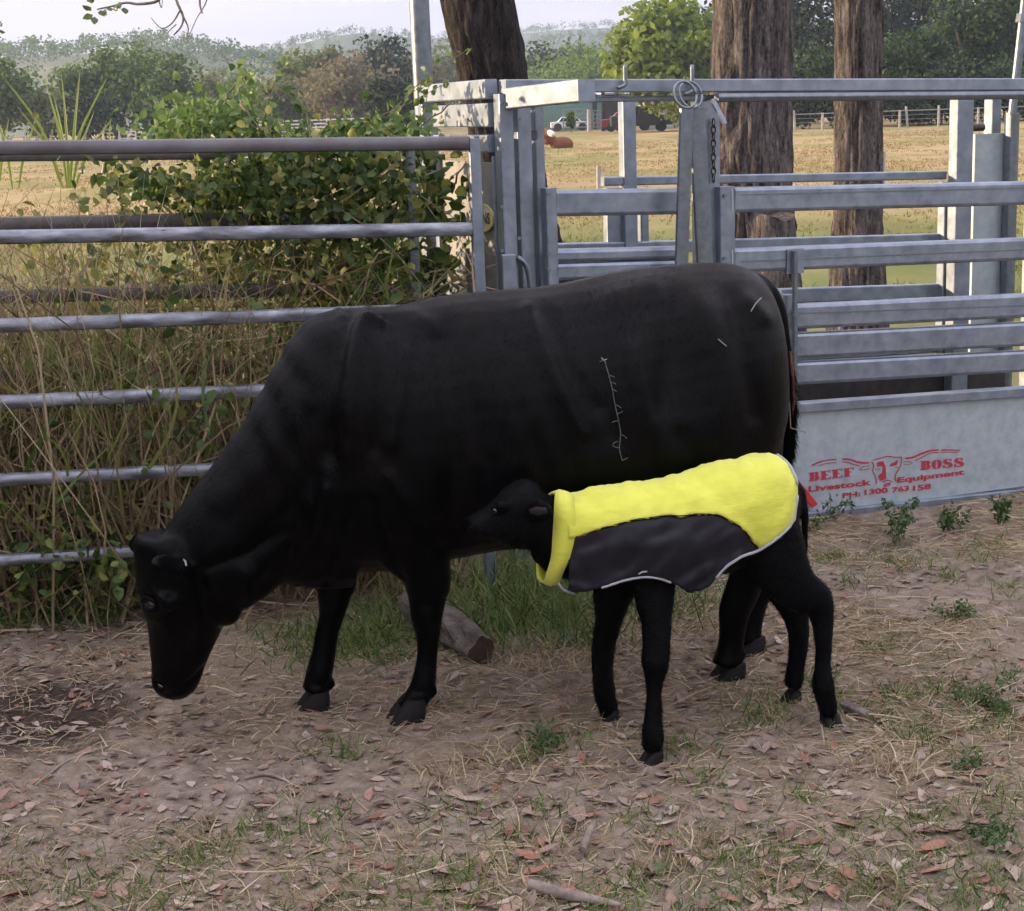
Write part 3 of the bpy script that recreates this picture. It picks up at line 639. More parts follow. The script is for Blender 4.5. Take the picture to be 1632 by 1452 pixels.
# ears
for sgn, base, tip in ((1, (300, 908, -.09), (244, 890, -.26)), (-1, (238, 868, .10), (206, 862, .18))):
    a, b = B.px(*base), B.px(*tip); t_ = nrm(b - a); up = nrm(np.cross(t_, HF)); up = up if up[2] > 0 else -up; thn = np.cross(t_, up)
    qs = np.array([0, .2, .45, .75, .95, 1.02]); hw = np.array([.018, .036, .043, .034, .018, .006]); tk = np.array([.014, .013, .012, .011, .009, .005])
    B.mb.loft([a + (b - a) * q - Z * .015 * q * q for q in qs], [up * q for q in hw], [thn * q for q in tk], 12)
# shoulder, hip, thigh muscles
B.limb([(590, 512, -.09, 50, .9), (588, 570, -.15, 85, .75), (590, 650, -.185, 130, .62), (600, 745, -.185, 150, .55), (640, 840, -.155, 135, .6), (676, 905, -.13, 88, .8), (684, 945, -.12, 70, .9)])
B.limb([(560, 560, .19, 95, .9), (555, 700, .19, 140, .6), (545, 830, .15, 125, .6), (536, 900, .13, 80, .8), (535, 945, .12, 60, .9)])
near_fore = [(684, 925, -.12, 72, .85), (681, 955, -.118, 62, .9), (680, 984, -.116, 52, 1.0), (682, 1008, -.116, 41, .95), (681, 1040, -.116, 35, .95), (677, 1075, -.116, 39, .95), (672, 1098, -.116, 42, 1.0), (661, 1118, -.116, 42, 1.0), (652, 1134, -.116, 46, 1.0)]
far_fore = [(535, 925, .12, 62, .85), (532, 955, .118, 52, .9), (528, 984, .118, 40, 1.0), (521, 1010, .118, 37, .95), (516, 1040, .118, 38, .95), (510, 1066, .118, 42, 1), (505, 1086, .118, 41, 1.0), (500, 1102, .118, 42, 1.0)]
B.limb(near_fore); B.limb(far_fore)
for sgn, dx, dy in ((-1, 0, 0), (1, 28, -22)):
    l = .10
    if sgn < 0:
        B.limb([(1165, 520, -.14, 120, .8), (1172, 620, -.165, 150, .62), (1185, 700, -.16, 140, .55), (1196, 780, -.14, 105, .55), (1203, 850, -.115, 74, .6), (1198, 905, -.10, 62, .65)])
        hn = [(1200, 890, -.10, 64, .65), (1186, 935, -.09, 60, .65), (1172, 970, -.085, 54, .7), (1168, 1000, -.082, 44, .85), (1165, 1025, -.082, 41, .95), (1162, 1044, -.082, 44, 1.0), (1158, 1060, -.082, 50, 1)]
        B.limb(hn)
    else:
        B.limb([(1185, 560, .15, 120, .7), (1200, 700, .16, 120, .55), (1218, 800, .13, 80, .6), (1226, 880, .11, 58, .7), (1210, 935, .10, 50, .7), (1200, 970, .10, 42, .8), (1195, 1000, .10, 40, .9), (1192, 1024, .10, 44, 1.0)])
for x_, y_, l_ in ((690, 1100, -.10), (690, 1102, -.135), (527, 1090, .11), (1183, 1042, -.07), (1183, 1044, -.10)): B.ball(B.px(x_, y_, l_), (B.d, B.n, Z), (.016, .012, .018), 8)   # dewclaws
# tail
TP = smooth_path([B.px(1190, 445, -.0), B.px(1214, 452, -.005), B.px(1238, 484, -.015), B.px(1250, 540, -.03), B.px(1257, 600, -.03), B.px(1260, 655, -.03), B.px(1258, 700, -.03), B.px(1256, 745, -.03)], 5)
B.mb.tube(TP, np.interp(np.linspace(0, 1, len(TP)), [0, .2, .5, .75, .9, 1], [.030, .026, .019, .016, .016, .008]), 10)
def px_strokes(co, no, strokes):                            # raise or sink the hide along lines measured on the side facing the viewer
    x, y = proj(co); face = np.clip(-np.sum(no * nrm(co - C0), 1) * 2.5, 0, 1); out = np.zeros(len(co)); q = np.stack([x, y], -1)
    for pts, wd, dep in strokes:
        P = np.array(pts, float); d = np.full(len(co), 1e9)
        for a, b in zip(P[:-1], P[1:]):
            t_ = np.clip(((q - a) @ (b - a)) / ((b - a) @ (b - a) + 1e-9), 0, 1); d = np.minimum(d, np.linalg.norm(q - a - t_[:, None] * (b - a), axis=1))
        out += dep * np.exp(-(d / wd) ** 2)
    return out * face
COW_STROKES = [([(258, 1110), (285, 1099), (312, 1079), (326, 1058)], 3.5, -.007), ([(250, 1089), (258, 1097)], 5, -.013), ([(246, 1080), (262, 1086)], 5, .005), ([(238, 962), (243, 964)], 10, -.007), ([(222, 944), (242, 940), (258, 952)], 6, .009), ([(230, 984), (252, 986)], 6, .005),
    ([(258, 978), (275, 1012), (285, 1050)], 10, .007), ([(330, 1060), (370, 1010), (398, 962), (392, 915)], 14, .010), ([(318, 930), (330, 980), (312, 1035)], 14, -.009), ([(262, 860), (250, 900), (240, 930)], 14, .005),
    ([(330, 905), (400, 880), (450, 850)], 10, -.010), ([(420, 935), (460, 890), (480, 820)], 12, -.012), ([(400, 890), (470, 800), (540, 700)], 18, -.012), ([(350, 800), (420, 740), (480, 640)], 22, .008), ([(470, 930), (500, 860), (520, 780)], 9, .010), ([(520, 930), (545, 870), (560, 800)], 9, -.010),
    ([(585, 500), (572, 528), (560, 580), (555, 650), (548, 720)], 12, .011), ([(645, 560), (636, 640), (622, 710)], 12, .009), ([(612, 530), (606, 620), (598, 710)], 15, -.007), ([(590, 502), (620, 498), (660, 503), (690, 520)], 13, .009), ([(530, 560), (520, 640), (515, 720)], 20, -.010), ([(700, 540), (716, 640), (722, 740), (716, 830)], 20, -.018), ([(695, 880), (735, 850)], 14, -.012), ([(620, 760), (665, 830), (700, 870)], 12, .008), ([(590, 800), (620, 870), (640, 920)], 9, -.010),
    ([(842, 490), (866, 560), (900, 630), (930, 690)], 11, .009), ([(872, 500), (906, 580), (950, 650)], 14, -.011), ([(790, 560), (800, 640), (790, 720)], 10, .004), ([(830, 580), (842, 660), (835, 740)], 10, .004), ([(760, 560), (768, 650), (760, 740)], 10, .004),
    ([(985, 472), (1040, 460)], 24, .014), ([(930, 520), (955, 600), (975, 690)], 36, -.016), ([(1010, 560), (1032, 640), (1060, 730)], 18, .010), ([(1070, 480), (1075, 560), (1062, 640)], 24, -.012), ([(1125, 560), (1145, 650), (1130, 730)], 36, .012), ([(1192, 482), (1216, 505)], 15, .014), ([(1160, 470), (1186, 560), (1204, 660)], 16, -.010), ([(1090, 700), (1110, 740)], 16, -.008),
    ([(680, 978), (681, 992)], 13, .006), ([(690, 1012), (688, 1062)], 4, -.004), ([(672, 1012), (670, 1062)], 4, -.003), ([(660, 1102), (688, 1104)], 4, -.004), ([(500, 1092), (524, 1094)], 4, -.004), ([(528, 975), (528, 990)], 10, .005)]
def cow_sculpt(co, no):
    # soft hide: ribs, a groove behind the shoulder, small lumps
    s_ = (co - B.p) @ B.d; l_ = (co - B.p) @ B.n; h_ = co[:, 2]
    side = np.clip(-l_ / .2, 0, 1)
    rib = np.sin((s_ + .35 * h_) * 2 * math.pi / .085) * .0022 * np.exp(-((s_ + .02) / .17) ** 2) * np.exp(-((h_ - .85) / .22) ** 2)
    groove = -.009 * np.exp(-((s_ + .30 + .12 * (h_ - .9)) / .045) ** 2) * np.exp(-((h_ - .95) / .25) ** 2)
    flank = -.030 * np.exp(-((s_ - .30) / .11) ** 2 - ((h_ - 1.02) / .15) ** 2)
    hook = .020 * np.exp(-((s_ - .40) / .07) ** 2 - ((h_ - 1.16) / .07) ** 2)
    blade = .004 * np.exp(-((s_ + .52 - .25 * (h_ - 1.1)) / .035) ** 2) * np.exp(-((h_ - 1.05) / .16) ** 2)
    lump = (fbm(co * 7, 3) - .5) * .008
    extra = px_strokes(co, no, COW_STROKES)
    fold = .006 * np.sin(s_ * 60 + h_ * 28 + 5 * fbm(co * 5, 2)) * np.exp(-((s_ + .80) / .16) ** 2) * np.clip(h_ - .35, 0, 1)
    return co + no * ((side * (rib + groove + flank + hook + blade)) + lump * .8 + fold * .6 + extra)[:, None]
B.sculpt = cow_sculpt
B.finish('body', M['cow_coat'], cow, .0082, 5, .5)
# hooves: two toes each
def hoof(beast, parent, x, y, l, ln, wd, ht, m, fwd):
    c = beast.px(x, y, l); c[2] = 0; f = nrm(fwd - Z * (fwd @ Z)); sd = np.array([-f[1], f[0], 0]); o = None
    zb = float(gz(c[0], c[1]))
    for sgn in (-1, 1):
        b = c + sd * wd * .52 * sgn + Z * (zb - .004); mb = MB()
        lv = [(0, 1.0, 1.0), (.35, .9, .95), (.75, .68, .85), (1, .5, .7)]
        C = []; A = []; Bv = []
        for q, sl, sw in lv:
            C.append(b - f * ln * .28 * q + Z * ht * q); A.append(f * ln * .5 * sl); Bv.append(sd * wd * .5 * sw)
        mb.loft(C, A, Bv, 14, .8); o = obj('hoof', mb, m, parent, auto=50)
    return o
HFW = -B.d
hoof(B, cow, 646, 1150, -.116, .105, .052, .065, M['hoof'], HFW); hoof(B, cow, 496, 1122, .118, .098, .05, .062, M['hoof'], HFW)
hoof(B, cow, 1157, 1072, -.082, .10, .05, .06, M['hoof'], HFW); hoof(B, cow, 1190, 1040, .10, .10, .05, .06, M['hoof'], HFW)
# eye with lids
def eyeball(beast, parent, x, y, r, sink):
    h, nn = beast.hit(x, y)
    if h is None: return
    c = h - nn * r * sink; mb = MB(); th = np.linspace(-math.pi / 2, math.pi / 2, 12)[1:-1]; a1 = nrm(np.cross(nn, Z)); a2 = np.cross(nn, a1)
    mb.loft([c + nn * r * math.sin(q) for q in th], [a1 * r * 1.15 * math.cos(q) for q in th], [a2 * r * math.cos(q) for q in th], 16)
    e = obj('eye', mb, M['eye'], parent, smooth=True)
    for sg, ww in ((1, .5), (-1, .42)):
        P = [c + nn * r * .55 + a1 * r * 1.35 * math.cos(q) + a2 * sg * -r * (1.0 * math.sin(q)) for q in np.linspace(0, math.pi, 9)]
        obj('eyelid', MB().tube(P, [r * ww * max(.25, math.sin(q)) for q in np.linspace(0.1, math.pi - .1, 9)], 8), m_lid, e, smooth=True)
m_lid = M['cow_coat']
eyeball(B, cow, 240, 962, .021, .35)
# nostril and ear lining
h, nn = B.hit(256, 1094)
if h is not None: obj('nostril', MB().tube([h - nn * .004 + nrm(np.cross(nn, Z)) * .012 * q + Z * .006 * q for q in (-1, -.3, .3, 1)], [.004, .008, .008, .004], 8), M['eye'], cow, smooth=True)
def onskin(beast, pts, off): 
    P = []
    for x, y in pts:
        h, nn = beast.hit(x, y)
        if h is not None: P.append(h + nn * off)
    return P
P = onskin(B, [(291, 893), (294, 897), (295, 903)], .004)
if len(P) > 1: obj('ear_tag', MB().tube(P, [.002, .0035, .002], 6), M['tag_white'], cow)
# sutured wound on the flank
def sz(x, y): return (400 + x / 1.8133, 400 + y / 1.8133)
seam = [sz(*q) for q in ((1022, 318), (1034, 360), (1044, 400), (1052, 445), (1062, 490), (1068, 530), (1064, 570), (1072, 605))]
P = onskin(B, smooth_path([(*q, 0) for q in seam], 4)[:, :2], .002); obj('suture', MB().tube(P, .0016, 5), M['suture'], cow)
for q, (dx, dy) in zip(seam + [sz(1058, 470), sz(1060, 550), sz(1040, 380)], ((-8, 2), (9, 4), (7, 5), (10, 6), (-11, 4), (10, 8), (-12, -5), (9, -6), (9, -5), (-9, 6), (8, 4))):
    P = onskin(B, [(q[0], q[1]), (q[0] + dx * .55, q[1] + dy * .3), (q[0] + dx, q[1] + dy * .8)], .003)
    if len(P) == 3: obj('suture', MB().tube(P, .0013, 5), M['suture'], cow)
for pts in ([(1143, 541), (1149, 546), (1156, 552)], [(1196, 497), (1203, 485), (1212, 476)], [(958, 571), (962, 575), (967, 573)]):
    P = onskin(B, pts, .004)
    if len(P) > 1: obj('straw_bit', MB().tube(P, .0018, 5), M['straw_bit'], cow)
# smear down the tail and a hanging straw
P = onskin(B, [(1258, 560), (1262, 600), (1264, 640), (1262, 662)], .003)
if len(P) > 2: obj('dried_smear', MB().tube(P, [.004, .006, .007, .003][:len(P)], 6), M['blood'], cow)
P = [B.px(1258, 640, -.06), B.px(1260, 682, -.06), B.px(1284, 689, -.06)]; obj('straw_bit', MB().tube(P, .0018, 5), M['straw_bit'], cow)
fur(B.body, cow, 'hair', M['hair_black'], 70000, .014, .0008, (-.2, 0, -1), .5, lambda c: np.where(((c - B.p) @ B.d < -.75), .5, 1.0), .3)
tipc = TP[-9:]
fur(B.body, cow, 'tail_hair', M['hair_black'], 5000, .05, .0012, (0, 0, -1), .25, lambda c: np.exp(-(np.min(np.linalg.norm(c[:, None, :2] - tipc[None, :, :2], axis=2), 1) / .05) ** 2) * (c[:, 2] < .95) + 1e-9, .3)

# --- the calf
calf = empty('calf', (0.575, 4.436, 0)); tag(calf, 'small black calf in a yellow and charcoal rug nosing under the cow', 'calf')
K = Beast((.575, 4.436), (.956, .294))
CPROF = [(-1, .08), (-.9, .42), (-.7, .74), (-.4, .95), (0, 1.0), (.4, .93), (.7, .72), (.88, .45), (1, .08)]
KR = [(868, 808, 905, .065), (900, 806, 925, .085), (930, 800, 938, .105), (965, 790, 938, .122), (1030, 782, 934, .13), (1100, 768, 930, .132), (1160, 750, 920, .132), (1205, 742, 905, .125), (1240, 740, 880, .105), (1264, 752, 850, .07), (1276, 780, 830, .03)]
K.torso(KR, -.06, CPROF, 40, 6)
# neck and head
kn = [((925, 802), (935, 930), .098), ((888, 792), (884, 918), .076), ((850, 775), (850, 893), .062)]
Ck = smooth_path([np.concatenate([(K.px(*a, -.0) + K.px(*b, -.0)) / 2, (K.px(*a, 0) - K.px(*b, 0)) / 2, [l]]) for a, b, l in kn], 4)
K.mb.loft(Ck[:, :3], Ck[:, 3:6], [K.n * q for q in Ck[:, 6]], 20)
hk = [((858, 772), (862, 880), .055), ((838, 763), (840, 876), .066), ((812, 774), (820, 874), .062), ((788, 797), (796, 864), .05), ((768, 814), (776, 856), .038), ((757, 820), (762, 857), .041), ((746, 827), (750, 853), .033)]
Ch = smooth_path([np.concatenate([(K.px(*a, 0) + K.px(*b, 0)) / 2, (K.px(*a, 0) - K.px(*b, 0)) / 2, [l]]) for a, b, l in hk], 4)
K.mb.loft(Ch[:, :3], Ch[:, 3:6], [K.n * q for q in Ch[:, 6]], 20, .9)
K.ball(K.px(800, 806, -.045), (K.d, K.n, Z), (.022, .016, .016))
# ears
for sg, base, tip in ((1, (838, 808, -.05), (882, 818, -.13)), (-1, (842, 795, .05), (872, 800, .11))):
    a, b = K.px(*base), K.px(*tip); t_ = nrm(b - a); up = nrm(Z - t_ * t_[2]); thn = np.cross(t_, up)
    qs = np.array([0, .2, .5, .8, 1.0]); hw = np.array([.014, .028, .034, .026, .008]); tk = np.array([.010, .009, .008, .008, .005])
    K.mb.loft([a + (b - a) * q for q in qs], [up * q for q in hw], [thn * q for q in tk], 12)
# legs
nf = [(1040, 905, -.07, 84, .6), (1043, 945, -.085, 72, .62), (1045, 985, -.10, 54, .75), (1046, 1025, -.115, 47, .85), (1045, 1056, -.125, 46, .95), (1043, 1080, -.13, 33, .95), (1042, 1110, -.14, 28, .95), (1041, 1145, -.15, 29, .95), (1040, 1175, -.155, 38, 1.0), (1038, 1195, -.155, 33, 1.0)]
ff = [(985, 905, .07, 80, .6), (978, 945, .085, 70, .6), (970, 985, .11, 48, .75), (963, 1020, .125, 40, .85), (961, 1050, .135, 37, .9), (961, 1080, .14, 33, .95), (963, 1104, .145, 36, 1.0), (968, 1126, .15, 31, 1.0), (970, 1140, .153, 28, 1.0)]
nh = [(1215, 830, -.07, 120, .55), (1238, 890, -.085, 105, .5), (1268, 935, -.095, 78, .5), (1300, 956, -.10, 58, .6), (1310, 985, -.10, 40, .75), (1312, 1025, -.105, 29, .9), (1311, 1062, -.11, 28, .95), (1311, 1092, -.115, 36, 1.0), (1317, 1118, -.118, 31, 1.0), (1322, 1138, -.118, 29, 1)]
fh = [(1215, 840, .07, 110, .5), (1238, 905, .085, 84, .5), (1262, 960, .10, 56, .6), (1271, 995, .108, 40, .7), (1272, 1030, .112, 32, .85), (1269, 1062, .115, 30, .9), (1266, 1082, .118, 31, 1), (1262, 1096, .119, 27, 1)]
for q in (nf, ff, nh, fh): K.limb(q)
# tail stub hanging behind
K.mb.tube(smooth_path([K.px(1262, 765, 0), K.px(1278, 785, -.01), K.px(1283, 830, -.02), K.px(1281, 880, -.02), K.px(1278, 905, -.02)], 4), .012, 8)
def calf_sculpt(co, no): return co + no * ((fbm(co * 22, 3) - .5) * .008)[:, None]
K.sculpt = calf_sculpt
K.finish('body', M['calf_coat'], calf, .0075, 3, .5)
hoof(K, calf, 1037, 1212, -.155, .056, .030, .036, M['hoof'], -K.d); hoof(K, calf, 970, 1154, .153, .054, .029, .036, M['hoof'], -K.d * .8 + K.n * .2)
hoof(K, calf, 1325, 1156, -.118, .052, .028, .036, M['hoof'], K.d * .2 - K.n); hoof(K, calf, 1259, 1112, .119, .054, .028, .034, M['hoof'], -K.d)
m_lid = M['calf_coat']; eyeball(K, calf, 788, 814, .010, .55)
P = onskin(K, [(845, 815), (858, 815), (872, 814)], .002)
if len(P) == 3: obj('ear_lining', MB().tube(P, [.007, .014, .009], 8, lat=K.n, ratio=.25), M['ear_inner'], calf, smooth=True)
fur(K.body, calf, 'hair', M['calf_coat'], 42000, .017, .0009, (.1, 0, -1), .6, None, .5)

# rug: a shell over the calf's back cut along lines measured on the near side and mirrored
KRs = K.rows; pv, pw = zip(*CPROF)
def shell(a, q, off):                                       # station a, q in [-1 near bottom .. 0 spine .. 1 far bottom]
    ht = np.interp(a, KRs[:, 0], KRs[:, 1]); hb = np.interp(a, KRs[:, 0], KRs[:, 2]); w_ = np.interp(a, KRs[:, 0], KRs[:, 3])
    v = math.cos(abs(q) * math.pi); ww = np.interp(v, pv, pw) * w_; dr_ = max(0, abs(q) - .5) * 2
    if dr_: ww = w_ * (1 - .22 * dr_); v *= 1.28
    c = (ht + hb) / 2; p_ = K.pt(a, math.copysign(ww + off * min(1, abs(q) * 6), q) if q else 0, c + v * (ht - hb) / 2 + off * (.6 + v * .6))
    return p_
def stat(x): return K.sh(K.px(x, 840, -.11))[0]
QS = np.linspace(-.98, 0, 90)
def solve(a, yline, off):                                   # q on the near side whose image height is yline
    pts = np.array([shell(a, q, off) for q in QS]); _, yy = proj(pts)
    k = int(np.argmin(np.abs(yy - yline))); return QS[k] if 0 < k < 89 else QS[k]
bot_x = [905, 917, 935, 950, 983, 1012, 1046, 1067, 1079, 1093, 1112, 1131, 1142, 1171, 1208, 1246, 1262, 1269]
bot_y = [940, 944, 942, 938, 927, 919, 922, 930, 938, 946, 941, 927, 906, 888, 874, 848, 832, 822]
mid_x = [905, 914, 950, 992, 1054, 1108, 1137, 1167, 1187, 1204, 1220]; mid_y = [860, 857, 847, 836, 825, 821, 824, 838, 859, 876, 874]
XS = np.unique(np.concatenate([np.arange(908, 1268, 5), [1268, 1271, 1273]])); SA = np.array([stat(x) for x in XS])
QB, QM = [], []
for x, a in zip(XS, SA):
    qb = solve(a, np.interp(x, bot_x, bot_y), .016); qm = solve(a, np.interp(x, mid_x, mid_y), .016)
    if x > 1266: qb = qb * np.interp(x, [1266, 1273], [1, .6])
    QB.append(qb); QM.append(min(max(qm, qb), -.02) if x < 1206 else qb)
QB = np.array(QB); QM = np.array(QM)
def wr(P, a, q, amp):
    if amp > .01:                                           # loose side panel: folds die out at its seam
        qm_ = abs(float(np.interp(a, SA, QM))); amp = .007 + .013 * min(1, max(0, abs(q) - qm_) / .12); k_ = amp - .007
    else: k_ = 0.0
    f1 = 1 - abs(2 * float(fbm(np.array([a * 9 - q * 7, q * 2 + a * 2.5, 11.0]), 2)) - 1) * 2.2; return wr0(P, a, q, .007) + nrm(P - K.pt(a, 0, .45)) * k_ * 1.1 * (f1 - .3)
def wr0(P, a, q, amp): return P + np.array([0, 0, 0]) if amp == 0 else P + nrm(P - K.pt(a, 0, .45)) * amp * (3.2 * (float(fbm(np.array([a * 16 + q * 4.5, q * 3 - a * 3, 2.0]), 3)) - .5) + 1.6 * (float(fbm(np.array([a * 40 - q * 9, q * 5, 7.0]), 2)) - .5))
def sheet_mesh(qa, qb, n, off, amp, th=.004):
    V = []; 
    for a, q0, q1 in zip(SA, qa, qb):
        for q in np.linspace(q0, q1, n): V.append(wr(shell(a, q, off), a, q, amp))
    m_ = len(SA); F = []
    for i in range(m_ - 1):
        for j in range(n - 1): F.append((i * n + j, (i + 1) * n + j, (i + 1) * n + j + 1, i * n + j + 1))
    return V, F
def cloth(name, V, F, m, parent, th=.005):
    o = obj(name, MB().add(V, F), m, parent, smooth=True)
    s = o.modifiers.new('thick', 'SOLIDIFY'); s.thickness = th; s.offset = 0
    return o
ru = cloth('rug', *sheet_mesh(QM, -QM, 40, .020, .007), M['yellow'], calf, .007)
cloth('side_panel', *sheet_mesh(QB, QM + .012, 16, .0165, .016), M['charcoal'], ru)
cloth('side_panel', *sheet_mesh(-QM - .012, -QB, 16, .0165, .016), M['charcoal'], ru)
for sg in (1, -1):
    P1 = [wr(shell(a, q * sg, .021), a, q * sg, .016) for a, q, x in zip(SA, QB, XS) if 945 <= x <= 1070]
    P2 = [wr(shell(a, q * sg, .025), a, q * sg, .007) for a, q, x in zip(SA, QB, XS) if x >= 1128]
    sm_ = lambda P_: np.array([np.mean(P_[max(0, i - 2):i + 3], 0) for i in range(len(P_))]); P1, P2 = sm_(P1), sm_(P2)
    obj('piping', MB().tube(P1, .0035, 6), M['piping'], ru, smooth=True); obj('piping', MB().tube(P2, .0045, 6), M['piping'], ru, smooth=True)
# rear hem closing over the rump and the collar
P3 = [wr(shell(SA[-1], q, .024), SA[-1], q, .007) for q in np.linspace(QB[-1], -QB[-1], 24)]; obj('piping', MB().tube(P3, .0045, 6), M['piping'], ru, smooth=True)
cl_l = [(885, 787), (884, 805), (883, 826), (881, 860), (879, 888), (873, 908), (867, 927)]; cl_r = [(913, 789), (914, 806), (916, 826), (916, 855), (908, 888), (899, 908), (890, 929)]
def collar_ring(pts, wmax):
    P = smooth_path([(*q, 0) for q in pts], 3)[:, :2]; n_ = len(P); R = []
    for i, (x, y) in enumerate(P):
        f_ = i / (n_ - 1); R.append((x, y, -wmax * math.sqrt(max(0, 1 - (2 * (.02 + .96 * f_) - 1) ** 2))))
    near = [K.px(x, y, l) for x, y, l in R]; far = [K.pt(K.sh(q)[0], -.7 * ((q - K.p) @ K.n), q[2] - .022 * abs((q - K.p) @ K.n) / wmax) for q in near]
    return near + far[::-1]
R1, R2 = collar_ring(cl_l, .070), collar_ring(cl_r, .098); n_ = len(R1)
mid = [(np.asarray(a) + np.asarray(b)) / 2 + nrm((np.asarray(a) + np.asarray(b)) / 2 - K.px(900, 860, 0)) * .008 for a, b in zip(R1, R2)]
V = R1 + mid + R2; F = [(k * n_ + i, k * n_ + (i + 1) % n_, (k + 1) * n_ + (i + 1) % n_, (k + 1) * n_ + i) for k in range(2) for i in range(n_)]
cloth('collar', V, F, M['yellow'], ru, .008)
P = [K.px(890, 930, -.085), K.px(898, 940, -.08), K.px(914, 946, -.07)]; obj('piping', MB().tube(smooth_path(P, 4), .0035, 6), M['piping'], ru, smooth=True)
obj('logo_mark', MB().tube([shell(a, q, .030) for a, q in ((stat(1008), solve(stat(1008), 914, .016)), (stat(1014), solve(stat(1014), 911, .016)), (stat(1021), solve(stat(1021), 912, .016)))], .0025, 6), M['piping'], ru)
for sg in (1, -1):
    P = [wr(shell(a, q * sg, .0225), a, q * sg, .007) for a, q, x in zip(SA, QM, XS) if 912 <= x <= 1204]; obj('seam', MB().tube(sm_(P), .0016, 5), M['charcoal'], ru, smooth=True)
# ---------------------------------------------------------------- vegetation helpers
def ribbons(base, tip, bow, width, seg=3):                  # curved tapering ribbons, arrays (N,3)
    N = len(base); ts = np.linspace(0, 1, seg + 1); P = [base + (tip - base) * t + bow * (4 * t * (1 - t)) for t in ts]
    dr = nrm(tip - base); sd = nrm(np.cross(dr, nrm(rng.normal(0, 1, (N, 3))))); w_ = np.broadcast_to(np.asarray(width, float), (N,))[:, None]
    V = []
    for t, p in zip(ts, P):
        k = w_ * (1 - .85 * t ** 1.5); V += [p - sd * k, p + sd * k]
    V = np.stack(V, 1).reshape(-1, 3); k = 2 * (seg + 1)
    F = np.concatenate([np.arange(N)[:, None] * k + np.array([[2 * s, 2 * s + 1, 2 * s + 3, 2 * s + 2]]) for s in range(seg)])
    return V, F
def leafset(pos, size, aspect=.6, up=.5, fold=.25, outward=None):   # folded leaves: two quads each
    N = len(pos); d = nrm(rng.normal(0, 1, (N, 3)) + (0 if outward is None else outward) + np.array([0, 0, -.25])); nn = nrm(rng.normal(0, 1, (N, 3)) + np.array([0, 0, up]))
    s = nrm(np.cross(d, nn)); nn = np.cross(s, d); z = np.broadcast_to(np.asarray(size, float), (N,))[:, None]
    pts = [pos, pos + d * z * .3 + s * z * aspect * .5 + nn * z * fold * .4, pos + d * z * .72 + s * z * aspect * .38 + nn * z * fold * .3, pos + d * z - nn * z * .1,
           pos + d * z * .72 - s * z * aspect * .38 + nn * z * fold * .3, pos + d * z * .3 - s * z * aspect * .5 + nn * z * fold * .4]
    V = np.stack(pts, 1).reshape(-1, 3); b = np.arange(N)[:, None] * 6
    return V, np.concatenate([b + np.array([[0, 1, 2, 3]]), b + np.array([[0, 3, 4, 5]])])
def quadset(pos, size, outward, bias=.8, squash=.7):        # single leaf-clump quads for far trees
    N = len(pos); nn = nrm(rng.normal(0, 1, (N, 3)) + outward * bias); a = nrm(np.cross(nn, rng.normal(0, 1, (N, 3)))); b = np.cross(nn, a); z = np.broadcast_to(np.asarray(size, float), (N,))[:, None]
    k = rng.uniform(.6, 1.1, (4, N, 1))
    V = np.stack([pos - a * z * k[0], pos - b * z * squash * k[1], pos + a * z * k[2], pos + b * z * squash * k[3]], 1).reshape(-1, 3)
    return V, np.arange(N * 4).reshape(-1, 4)
def join(parts):
    V = []; F = []; n = 0
    for v, f in parts: V.append(v); F.append(f + n); n += len(v)
    return np.concatenate(V), np.concatenate(F)
def stuffobj(name, vf, m, parent=None, label=None, cat=None):
    o = obj(name, vf, m, parent); o['kind'] = 'stuff'
    if label: o['label'] = label
    if cat: o['category'] = cat
    return o
def grass(base, h, w_, lean=.5, seg=3, up=1.0):
    N = len(base); d = rng.normal(0, lean, (N, 3)); d[:, 2] = up; tip = base + nrm(d) * np.asarray(h)[:, None]; bow = rng.normal(0, .10, (N, 3)) * np.asarray(h)[:, None]; bow[:, 2] = np.abs(bow[:, 2]) * .8
    return ribbons(base, tip, bow, w_, seg)

M['straw'] = leafmat('dry_straw', [(.16, .115, .065), (.30, .225, .13), (.42, .33, .20), (.52, .44, .29), (.24, .17, .11)], .2, .7, .2)
M['straw_dark'] = leafmat('old_dry_grass', [(.13, .09, .055), (.25, .185, .11), (.36, .285, .17), (.46, .38, .24), (.17, .15, .06)], .35, .7, .15)
M['green_blade'] = leafmat('green_grass', [(.035, .075, .015), (.06, .12, .022), (.10, .17, .035), (.16, .22, .06), (.26, .25, .11)], .3, .5, .3)
M['lime_blade'] = leafmat('cane_leaf', [(.20, .27, .05), (.27, .34, .075), (.16, .22, .04)], .4, .5, .3)
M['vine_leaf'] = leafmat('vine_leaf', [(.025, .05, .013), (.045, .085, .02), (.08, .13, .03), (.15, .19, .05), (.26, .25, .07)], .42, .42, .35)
M['vine_lit'] = leafmat('sunlit_tone_vine_leaf', [(.07, .13, .035), (.12, .19, .055), (.17, .25, .08)], .4, .45, .35)  # paler copy of the creeper leaf with sunlight put into its colour
M['stem'] = pbr('vine_stem', [(.10, .08, .05), (.18, .15, .09)], 20, .7)
M['weed_leaf'] = leafmat('weed_leaf', [(.035, .075, .02), (.06, .11, .035), (.10, .15, .055)], .25, .5, .3)
M['twig'] = pbr('twig_bark', [(.09, .07, .055), (.19, .15, .12), (.26, .22, .19)], 30, .8)
M['sprig_leaf'] = leafmat('gum_leaf', [(.05, .09, .025), (.10, .14, .04)], .3, .4, .4)
M['log'] = pbr('old_log', [(.07, .055, .046), (.15, .122, .105), (.24, .205, .18)], 14, .9, 0, .9, 50, bscl=(1, 2, 2), bdist=.03)
M['log_end'] = pbr('rotten_log_end', [(.035, .022, .015), (.08, .05, .035)], 30, .9, 0, .6, 50, bdist=.02)

